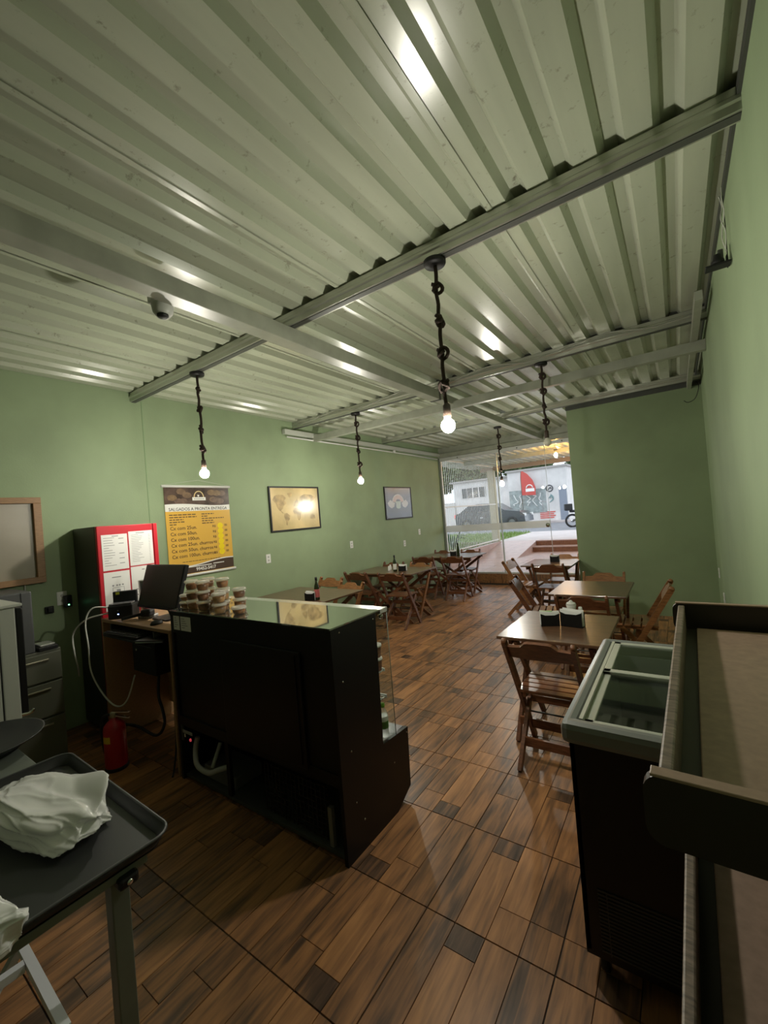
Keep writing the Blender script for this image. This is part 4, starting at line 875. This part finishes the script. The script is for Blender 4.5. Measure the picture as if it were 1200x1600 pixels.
# ================================================================== LEFT FOREGROUND : work table, oven, trays, bags
t = thing('work_table', 'grey metal work table at the lower left', 'table', (-2.2, .13, 0))
GRT = mat('grey_steel_top', (.17, .19, .165), .42, .2, noise=.1, nscale=9)
MB().bbox((-1.15, -.42, .725), (.95, .40, .75), .004).build('table_top', GRT, t)
for (x, y) in ((.90, .34), (.90, -.36), (-1.09, .34), (-1.09, -.36)): MB().bbox((x-.022, y-.022, 0), (x+.022, y+.022, .725), .003).build('leg', GRT, t)
MB().box((-1.08, .33, .665), (.89, .355, .725)).build('side_rail', GRT, t)
MB().bbox((.93, .32, .705), (.968, .37, .735), .008).build('corner_cap', BLACKM, t); MB().lathe([(0, 0), (.008, 0), (.007, .004), (0, .005)], (0, 0, 0), 10).xf(Matrix.Translation((.968, .345, .72)) @ Matrix.Rotation(PI/2, 4, 'Y')).build('screw', CHROME, t)
# black baking tray
t = thing('baking_tray', 'large black rimmed tray on the grey work table', 'tray', (-1.63, .27, .7505), math.radians(-1))
TR = mat('tray_black', (.018, .019, .02), .45, 0, .5)
poly = rrect(-.42, -.33, .40, .33, .05, 6)
bm_poly = [(x*.955, y*.95) for x, y in poly]
b = MB(); n = len(poly)
b.add([(x, y, .0) for x, y in bm_poly]+[(x, y, .004) for x, y in bm_poly], [tuple(reversed(range(n))), tuple(range(n, 2*n))])
b.build('tray_floor', TR, t)
b = MB(); inn = [(x*.935, y*.925) for x, y in poly]
b.add([(x, y, .004) for x, y in bm_poly]+[(x, y, .033) for x, y in poly]+[(x*.985, y*.982, .034) for x, y in poly]+[(x*.94, y*.935, .005) for x, y in poly], [(a+i, a+(i+1) % n, c+(i+1) % n, c+i) for a, c in ((0, n), (n, 2*n), (2*n, 3*n)) for i in range(n)], True)
b.build('tray_wall', TR, t); MB().tube([(x*.993, y*.992, .034) for x, y in poly], .0045, 6, True).build('rolled_rim', mat('rim_grey', (.06, .062, .062), .4), t)
# plastic bags
def bag(name, label, loc, dims, seed, rot=0, knot=True, sharp=None):
    bm = bmesh.new(); bmesh.ops.create_icosphere(bm, subdivisions=6, radius=1); rn = random.Random(seed)
    from mathutils import noise as nz
    off = Vector((seed*3.1, seed*1.7, 0))
    folds = [(Vector((rn.gauss(0, 1), rn.gauss(0, 1), rn.gauss(0, 1))).normalized(), f, rn.uniform(0, 6), .24/f) for f in (2.0, 2.6, 3.3, 4.4, 6, 8)]
    for v in bm.verts:
        p = v.co.copy(); q = Vector((math.copysign(abs(p.x)**.75, p.x), math.copysign(abs(p.y)**.8, p.y), math.copysign(abs(p.z)**.8, p.z)))
        r = nz.noise(p*1.3+off)*.22+sum(a*((1-abs(math.sin(f*(p+.35*nz.noise_vector(p*1.4+off)).dot(n_)+ph)))**3-.25) for n_, f, ph, a in folds)
        q *= (.88+r)
        if sharp and p.dot(sharp[0]) > .80: q += sharp[1]*((p.dot(sharp[0])-.80)/.20)**1.2
        q.z = max(q.z, -.62)
        v.co = Vector((q.x*dims[0], q.y*dims[1], (q.z+.62)*dims[2]))
    me = bpy.data.meshes.new(name); bm.to_mesh(me); bm.free()
    for p in me.polygons: p.use_smooth = True
    me.materials.append(BAGM); o = bpy.data.objects.new(name, me); COL.objects.link(o); o.location = loc; o.rotation_euler = (0, 0, rot)
    return tag(o, label, 'plastic bag')
BAGM = film_mat('white_plastic_film', (.95, .95, .94), .82, .12)
bag('plastic_bag', 'crumpled white plastic bag lying on the black tray', (-1.665, .42, .756), (.27, .125, .062), 4, math.radians(8), sharp=(Vector((.50, .75, .42)).normalized(), Vector((.10, .25, .85))))
bag('plastic_bag', 'small clear plastic bag at the left edge near the white stool', (-1.275, .205, .756), (.075, .075, .055), 9)
# pan
t = thing('round_pan', 'black round pan on the work table in front of the oven', 'pan', (-2.45, .43, .751))
MB().lathe([(.12, 0), (.13, .004), (.13, .03), (.0, .03)], (0, 0, 0), 24).build('foot_ring', BLACKM, t)
MB().lathe([(0, .031), (.17, .031), (.205, .052), (.209, .056), (.203, .056), (.168, .038), (0, .038)], (0, 0, 0), 40).build('dish', mat('dark_pan', (.028, .029, .029), .4), t)
# oven
t = thing('countertop_oven', 'white countertop oven with black front on the work table', 'oven', (-2.92, .40, .75))
OW = mat('oven_white', (.46, .47, .42), .4)
MB().bbox((-.27, -.30, .03), (.27, .15, .57), .006).build('body', OW, t)
MB().bbox((-.27, .152, .03), (.27, .215, .57), .006).build('front_frame', OW, t)
MB().bbox((-.28, -.305, .57), (.285, .24, .585), .004).build('top_cover', mat('oven_top', (.55, .56, .52), .35), t)
MB().bbox((-.262, .216, .05), (.262, .245, .56), .006).build('door', BLACK, t)
MB().tube(smooth_path([(.255, .20, .05), (.262, .245, .045), (.264, .262, .06)]), .008, 8).build('door_hinge', CHROME, t)
MB().box((.27, -.04, .06), (.2715, -.035, .52)).build('panel_seam', mat('seam_pale', (.6, .6, .55), .4), t)
MB().box((.27, .148, .04), (.2705, .153, .56)).build('panel_seam', BLACKM, t)
for (x, y) in ((-.22, -.26), (.22, -.26), (-.22, .14), (.22, .14)): MB().lathe([(.018, 0), (.02, .03)], (x, y, 0), 10).build('foot', BLACKM, t)
# basket on oven
t = thing('plastic_basket', 'white slatted plastic basket on top of the oven', 'basket', (-2.80, .37, 1.336))
for k in range(5): MB().bbox((-.10, -.16, .005+k*.022), (.10, .14, .016+k*.022), .004).build('slat_ring', WHITE, t)
MB().box((-.09, -.15, 0), (.09, .13, .10)).build('liner', mat('basket_dark', (.08, .08, .08), .6), t)
# drawers and grey box by the wall
t = thing('drawer_unit', 'dark grey drawer unit in the shadow beside the fridge', 'drawer unit', (-4.16, .83, 0))
DG = mat('drawer_grey', (.11, .115, .085), .4); MB().bbox((-.25, -.35, .0), (.24, .33, .82), .004).build('carcass', DG, t)
for (z0, z1) in ((.60, .80), (.34, .585), (.04, .325)):
    d = MB().bbox((.241, -.34, z0), (.258, .325, z1), .003).build('drawer', DG, t); MB().bbox((.258, -.20, z1-.05), (.268, .25, z1-.038), .003).build('handle', mat('brass_grey', (.4, .38, .28), .3, .7), d)
t = thing('grey_bin_box', 'dark grey upright box on the drawer unit below the framed panel', 'box', (-4.16, .76, .8205))
MB().bbox((-.24, -.28, 0), (.24, .25, .455), .01).build('body', mat('slate_grey', (.085, .088, .09), .5), t); MB().box((-.24, .185, .01), (.242, .19, .45)).build('seam', BLACKM, t)
t = thing('small_scale', 'small black scale with bright plate on the drawer unit', 'scale', (-4.02, 1.085, .8205))
MB().bbox((-.08, -.06, 0), (.11, .06, .03), .006).build('body', BLACKM, t); MB().bbox((-.06, -.045, .03), (.09, .045, .042), .003).build('plate', mat('plate_bright', (.6, .6, .58), .25, .7), t)
# white folding stool frame, bottom left
t = thing('folding_stool', 'white tubular folding stool frame at the bottom left', 'stool', (-1.62, .23, 0))
WM = mat('white_enamel', (.82, .84, .87), .35)
for x in (-.02, .27):
    pass
MB().bar((-.04, .115, .45), (.34, .105, .45), .022, .022, (0, 1, 0)).build('seat_bar', WM, t); MB().bar((.05, .10, .45), (.03, -.25, .45), .022, .022, (1, 0, 0)).build('seat_bar', WM, t)
MB().bar((-.04, -.24, .45), (.34, -.25, .45), .022, .022, (0, 1, 0)).build('seat_bar', WM, t)
for x in (-.03, .33): MB().bar((x, .11, .45), (x, -.24, 0), .02, .02).build('leg', WM, t); MB().bar((x+.025, -.24, .45), (x+.025, .11, 0), .02, .02).build('leg', WM, t)

# ================================================================== OUTSIDE
PNK = mat('terracotta_pavement', (.40, .27, .23), .38, noise=.15, nscale=4)
PNT = mat('porch_tile', (.42, .285, .245), .32, noise=.12, nscale=6)
pz = .195
porch = struct(MB().box((-4.9, YG+.16, -.1), (XR+1.2, 12.75, pz-.004)).build('porch_floor', GROUT), 'pinkish tiled porch floor outside the glass', 'floor')
PTM = MB().bbox((.004, .004, -.008), (.496, .496, 0), .002).mesh('tile', PNT)
for i in range(9):
    for j in range(8):
        x = -4.75+i*.5; y = YG+.17+j*.5
        if x < -4.0 and y > 11.0: continue
        mesh_obj('tile', PTM, porch, (x, y, pz))
ramp = struct(MB().add([(-4.75, 11.2, pz), (-3.65, 11.2, pz), (-3.65, 13.3, .5), (-4.75, 13.3, .5), (-4.75, 11.2, -.05), (-3.65, 11.2, -.05), (-3.65, 13.3, -.05), (-4.75, 13.3, -.05)], [(0,1,2,3),(7,6,5,4),(0,4,5,1),(1,5,6,2),(2,6,7,3),(3,7,4,0)]).build('ramp', PNT), 'sloped pinkish ramp beside the outside steps', 'ramp')
steps = struct(thing('porch_steps', 'two wide outside steps with brown risers', 'steps'))
RIS = mat('brown_riser_tile', (.19, .075, .035), .4, noise=.35, nscale=9, stretch=(8, 1, 1))
for k, y in enumerate((12.75, 13.15)):
    z0 = pz+.15*k
    for q in range(6): MB().bbox((-3.64+q*.75, y, z0), (-3.645+(q+1)*.75, y+.02, z0+.13), .002).build('riser_tile', RIS, steps)
    MB().box((-3.65, y-.015, z0+.13), (1.2, y+(.42 if k == 0 else .3), z0+.155)).build('tread', PNT, steps)
    MB().box((-3.65, y+.02, 0), (1.2, 13.4, z0+.13)).build('step_core', GROUT, steps)
struct(MB().box((-40, 13.3, -.1), (30, 17.5, .495)).build('pavement', mat('pale_pavement', (.50, .44, .42), .7, noise=.12, nscale=2)), 'pale pavement between porch and street', 'pavement')
struct(MB().box((-60, 17.5, -.1), (40, 27.0, .38)).build('street', mat('asphalt', (.19, .19, .20), .8, noise=.15, nscale=3)), 'grey asphalt street beyond the pavement', 'street')
struct(MB().box((-60, 27.0, -.1), (40, 48, .5)).build('far_pavement', mat('pale_pavement', (.5, .44, .42), .7)), 'pavement on the far side of the street', 'pavement')
struct(MB().box((-30, 8.4, -.1), (-4.9, 13.3, .45)).build('garden_bed', mat('garden_soil', (.10, .09, .05), .9, noise=.3, nscale=6)), 'soil bed left of the porch', 'ground')
struct(MB().box((-4.9, 8.8, -.1), (-4.75, 13.3, .5)).build('garden_curb', PNK), 'low terracotta curb along the porch', 'curb')
# grass strip
rg = random.Random(11); gv = []; gf = []
for k in range(9000):
    x = rg.uniform(-12, -4.95); y = rg.uniform(13.4, 17.2) if rg.random() < .6 else rg.uniform(9.2, 13.3); z = .49 if y > 13.3 else .45
    a = rg.uniform(0, 6.28); h_ = rg.uniform(.06, .16); dx, dy = math.cos(a)*.012, math.sin(a)*.012; n = len(gv)
    gv += [(x-dx, y-dy, z), (x+dx, y+dy, z), (x+rg.uniform(-.05, .05), y+rg.uniform(-.05, .05), z+h_)]; gf.append((n, n+1, n+2))
tag(MB().add(gv, gf).build('grass', mat('grass_green', (.16, .25, .05), .7)), 'strip of green grass left of the porch', 'grass', kind='stuff')
struct(MB().box((-12, 13.31, .49), (-4.95, 17.3, .505)).build('lawn', mat('lawn_green', (.14, .20, .05), .9, noise=.3, nscale=6)), 'lawn between pavement slabs', 'ground')
# bar fence
t = thing('bar_fence', 'tall fence of white vertical bars left of the porch', 'fence', (-4.82, 8.95, .5)); WB = mat('white_bar_paint', (.66, .66, .62), .4)
BARM = MB().box((-.005, -.005, 0), (.005, .005, 2.45)).mesh('bar', WB)
for k in range(38): mesh_obj('bar', BARM, t, (0, .06+k*.11, 0))
for z in (.06, 1.2, 2.4): MB().box((-.012, 0, z), (.012, 4.2, z+.03)).build('rail', WB, t)
# canopy roof, post, warm lamp
t = thing('porch_canopy', 'corrugated porch canopy on a beige post outside the glass', 'canopy', (0, 0, 0))
for k in range(-5, 1): sheet(-.3+k*SW-.36, YG+.06, 13.45, 5, 2.93, t)
MB().box((-5.3, 13.3, 2.80), (.9, 13.4, 2.93)).build('fascia', mat('canopy_fascia', (.30, .22, .15), .5), t)
MB().box((-5.3, 10.9, 2.83), (.9, 10.97, 2.93)).build('rafter', STEEL, t)
MB().bbox((-5.03, 13.14, .5), (-4.80, 13.30, 2.82), .01).build('post', mat('beige_post', (.40, .38, .27), .6), t)
t = thing('porch_lamp', 'warm orange bulb glowing under the porch canopy', 'lamp', (-2.22, 10.2, 2.83))
MB().lathe([(.04, 0), (.045, -.015), (.02, -.03), (.018, -.08)], (0, 0, 0), 14).build('holder', BLACKM, t)
MB().lathe([(.018, -.08), (.035, -.11), (.042, -.14), (.03, -.175), (0, -.185)], (0, 0, 0), 14).build('bulb', mat('warm_bulb', (1, .7, .3), .4, emit=(1, .50, .13), estr=600), t)
t = thing('porch_lamp', 'second warm bulb farther out under the porch canopy', 'lamp', (-2.05, 12.0, 2.83))
MB().lathe([(.04, 0), (.045, -.015), (.02, -.03), (.018, -.05)], (0, 0, 0), 14).build('holder', BLACKM, t)
MB().lathe([(.018, -.05), (.033, -.075), (.036, -.1), (.02, -.125), (0, -.13)], (0, 0, 0), 14).build('bulb', mat('warm_bulb', (1, .7, .3), .4), t)

# agave
t = thing('agave_plant', 'spiky green plant behind the bar fence', 'plant', (-5.6, 11.4, .45)); ra = random.Random(2)
for k in range(14):
    a = k*2.4; r_ = ra.uniform(.35, .55); h_ = ra.uniform(.25, .6)
    p0 = Vector((0, 0, 0)); p1 = Vector((math.cos(a)*r_*.55, math.sin(a)*r_*.55, h_)); p2 = Vector((math.cos(a)*r_*1.25, math.sin(a)*r_*1.25, h_*.75)); s_ = Vector((-math.sin(a), math.cos(a), 0))
    MB().add([p0-s_*.03, p0+s_*.03, p1+s_*.045, p1-s_*.045, p2, p1+Vector((0, 0, -.02)), p0+Vector((0, 0, -.02))], [(0,1,2,3),(3,2,4),(0,3,5,6),(1,6,5,2),(3,4,5),(2,5,4)]).build('leaf', mat('agave_green', (.05, .11, .05), .5), t)

# street building
t = thing('street_building', 'long white painted building across the street with graffiti', 'building', (0, 28, .5)); WPT = mat('weathered_white_wall', (.62, .60, .58), .8, noise=.12, nscale=1.5)
MB().box((-9.3, 0, 0), (-5.6, 6, 3.35)).build('wall', WPT, t); MB().box((-13.6, .6, 0), (-9.3, 6, 3.1)).build('wall', WPT, t)
MB().box((-9.4, -.12, 3.35), (-5.5, 6.1, 3.47)).build('roof_slab', mat('slab_grey', (.35, .33, .31), .8), t); MB().box((-13.8, .4, 3.1), (-9.3, 6.1, 3.22)).build('roof_slab', mat('slab_grey', (.35, .33, .31), .8), t)
wn = MB().box((-13.0, .56, 1.95), (-11.15, .6, 2.65)).build('window', mat('win_dark', (.05, .055, .06), .2), t)
for k in range(5): MB().box((-13.0+k*.45, .53, 1.93), (-12.94+k*.45, .56, 2.67)).build('window_bar', WPT, wn)
MB().box((-9.25, -.03, .55), (-6.9, 0, 2.1)).build('shutter', mat('grey_shutter', (.30, .34, .33), .6, noise=.25, nscale=4), t)
for k in range(10): MB().box((-9.25, -.04, .62+k*.15), (-6.9, -.03, .635+k*.15)).build('shutter_slat', mat('grey_shutter', (.3, .34, .33), .6), t)
GRAF = mat('white_graffiti', (.70, .70, .68), .7); gk = random.Random(8)
for k in range(5):
    x = -8.9+k*.42; pts = [(x+gk.uniform(-.12, .2), -.045, 1.0+.75*i/6+gk.uniform(-.1, .1)) for i in range(7)]; MB().tube(smooth_path(pts, 3), .035, 5).build('graffiti_stroke', GRAF, t)
MB().tube([(-6.65+.2*math.cos(a*PI/8), -.02, 2.05+.2*math.sin(a*PI/8)) for a in range(16)], .035, 5, True).build('round_mark', mat('mark_dark', (.06, .06, .07), .6), t)
MB().tube(smooth_path([(-6.75, -.02, 1.95), (-6.6, -.02, 2.1), (-6.55, -.02, 2.0)]), .03, 5).build('round_mark', mat('mark_dark', (.06, .06, .07), .6), t)
for k in range(3): MB().tube(smooth_path([(-6.75+k*.12, -.02, 1.4), (-6.6, -.02, 1.55+.05*k), (-6.45, -.02, 1.35+.04*k), (-6.7, -.02, 1.15)]), .025, 5).build('graffiti_stroke', mat('mark_teal', (.2, .3, .3), .6), t)
MB().box((-6.1, -.03, 0), (-5.65, 0, 2.1)).build('door', mat('blue_grey_door', (.22, .25, .30), .6), t)
b = MB()
for k in range(4): b.box((-7.35, -.02, .15+k*.12), (-6.5+.1*(k % 2), 0, .22+k*.12))
b.build('red_lettering', mat('sign_red', (.55, .10, .08), .6), t)
t = thing('feather_banner', 'red feather banner standing in front of the white building', 'banner', (-8.25, 27.5, .5))
MB().prism([(-.02, 1.75), (.85, 1.7), (.88, 2.2), (.72, 2.7), (.42, 3.1), (.12, 3.32), (0, 3.25)], 'y', -.01, .01).build('flag', mat('banner_red', (.52, .07, .06), .6), t)
MB().tube([(-.02, 0, 0), (-.02, 0, 2.9), (.02, 0, 3.3)], .02, 8).build('pole', DARKSTEEL, t)
MB().box((.25, -.02, 1.95), (.80, -.011, 2.15)).build('white_print', PWH, t); MB().tube([(.5+.2*math.cos(a*PI/8), -.014, 2.18+.2*math.sin(a*PI/8)) for a in range(9)], .035, 5).build('white_print', PWH, t)
MB().prism(rrect(-.25, -.25, .25, .25, .1), 'z', 0, .05).build('base', DARKSTEEL, t)
# white fence panels far left + trees
t = thing('street_fence', 'pale corrugated fence left of the white building', 'fence', (-16.5, 28.5, .5))
for k in range(9): MB().bbox((k*.33, -.03, 0), (k*.33+.31, .03, 1.7), .01).build('panel', mat('pale_panel', (.55, .53, .50), .7), t)
def tree(x, y, h_, r_, label, seed):
    t = thing('tree', label, 'tree', (x, y, .45), 0, 'trees across the street'); rn = random.Random(seed)
    MB().tube([(0, 0, 0), (.05, .05, h_*.4), (0, .1, h_*.75)], [.18, .14, .07], 8).build('trunk', mat('bark', (.09, .065, .045), .9), t)
    for k in range(3): a = k*2.1; MB().tube([(0, .05, h_*.4), (math.cos(a)*r_*.5, math.sin(a)*r_*.5, h_*.75)], [.08, .03], 6).build('branch', mat('bark', (.09, .065, .045), .9), t)
    vs = []; fs = []
    for k in range(6000):
        d = Vector((rn.gauss(0, 1), rn.gauss(0, 1), rn.gauss(0, 1))).normalized()*(r_*rn.random()**.4); c = Vector((d.x, d.y, h_*.72+d.z*.75)); s_ = rn.uniform(.12, .26)
        e1 = Vector((rn.gauss(0, 1), rn.gauss(0, 1), rn.gauss(0, 1))).normalized()*s_; e2 = e1.cross(Vector((rn.gauss(0, 1), rn.gauss(0, 1), rn.gauss(0, 1)))).normalized()*s_*.5
        n = len(vs); vs += [c-e1, c+e2, c+e1, c-e2]; fs.append((n, n+1, n+2, n+3))
    o = MB().add(vs, fs).build('foliage', mat('leaf_%d' % (seed % 2), ((.07, .11, .035), (.10, .13, .045))[seed % 2], .7), t); o['kind'] = 'stuff'
tree(-15.2, 37, 6.2, 2.3, 'broad green tree far left behind the white building', 1); tree(-11.4, 40, 7.0, 2.4, 'tall green tree behind the middle of the white building', 2); tree(-21.5, 41, 7.0, 2.9, 'dark tree at the far left beyond the pale fence', 3); tree(-6.2, 42.5, 6.6, 2.3, 'green tree behind the right part of the white building', 4); tree(-3.2, 37, 5.6, 1.9, 'green tree right of the white building', 5)
# car
t = thing('parked_car', 'dark grey hatchback parked across the street', 'car', (-8.95, 23.9, .38)); CARP = mat('car_paint', (.025, .03, .036), .25, .3, .6, coat=.6)
side = [(-2.05, .35), (-2.1, .75), (-2.0, .98), (-1.75, 1.05), (-1.2, 1.42), (-.6, 1.5), (.3, 1.46), (.95, 1.05), (1.8, .92), (2.05, .72), (2.08, .35), (1.7, .28), (-1.7, .28)]
MB().prism(side, 'y', -.82, .82).build('body', CARP, t)
WG = mat('car_glass', (.03, .035, .04), .08)
for y in (-.825, .822):
    MB().prism([(-1.55, 1.03), (-1.12, 1.36), (-.55, 1.43), (-.5, 1.03)], 'y', y, y+.003).build('side_window', WG, t)
    MB().prism([(-.43, 1.03), (-.47, 1.43), (.27, 1.39), (.75, 1.05)], 'y', y, y+.003).build('side_window', WG, t)
    MB().box((-.5, y-.002, .68), (-.3, y+.004, .71)).build('door_handle', CHROME, t)
for x in (-1.35, 1.35):
    for y in (-.75, .75):
        wb_ = MB().lathe([(0, -.1), (.22, -.1), (.32, -.09), (.33, 0), (.32, .09), (.22, .1), (0, .1)], (0, 0, 0), 20).xf(Matrix.Translation((x, y, .33)) @ Matrix.Rotation(PI/2, 4, 'X')).build('wheel', BLACKM, t)
        MB().lathe([(0, -.105), (.19, -.105), (.19, .105), (0, .105)], (0, 0, 0), 12).xf(Matrix.Translation((x, y, .33)) @ Matrix.Rotation(PI/2, 4, 'X')).build('hub_cap', DARKSTEEL, wb_)
for y in (-.8, .55): MB().box((-2.12, y, .72), (-1.96, y+.25, .95)).build('tail_light', mat('tail_red', (.6, .03, .03), .3, emit=(1, .1, .08), estr=.8), t)
for y in (-.8, .55): MB().box((1.95, y, .66), (2.08, y+.25, .80)).build('headlight', WHITE, t)
# motorcycle
t = thing('motorcycle', 'dark motorcycle parked at the right of the street view', 'motorcycle', (-3.55, 21.6, .38), .35)
for x in (-.65, .65):
    MB().tube([(x+.28*math.cos(a*PI/10), 0, .31+.28*math.sin(a*PI/10)) for a in range(20)], .05, 6, True).build('wheel', BLACKM, t); MB().lathe([(0, -.03), (.08, -.03), (.08, .03), (0, .03)], (0, 0, 0), 12).xf(Matrix.Translation((x, 0, .31)) @ Matrix.Rotation(PI/2, 4, 'X')).build('hub', CHROME, t)
MB().tube([(-.65, 0, .31), (-.1, 0, .45), (.3, 0, .75), (.45, 0, .9)], .05, 8).build('frame', DARKSTEEL, t); MB().tube([(.65, 0, .31), (.42, 0, 1.0)], .03, 8).build('fork', CHROME, t)
MB().bbox((-.25, -.13, .35), (.2, .13, .65), .06).build('engine', DARKSTEEL, t); MB().bbox((-.02, -.13, .68), (.4, .13, .92), .08).build('tank', mat('moto_red', (.35, .03, .03), .3), t); MB().bbox((-.75, -.12, .70), (0, .12, .82), .05).build('saddle', BLACKM, t)
MB().tube([(.38, -.32, 1.08), (.42, 0, 1.0), (.38, .32, 1.08)], .018, 6).build('handlebar', BLACKM, t); MB().bbox((-.95, -.18, .8), (-.62, .18, 1.12), .03).build('top_box', BLACKM, t)

flush_text()
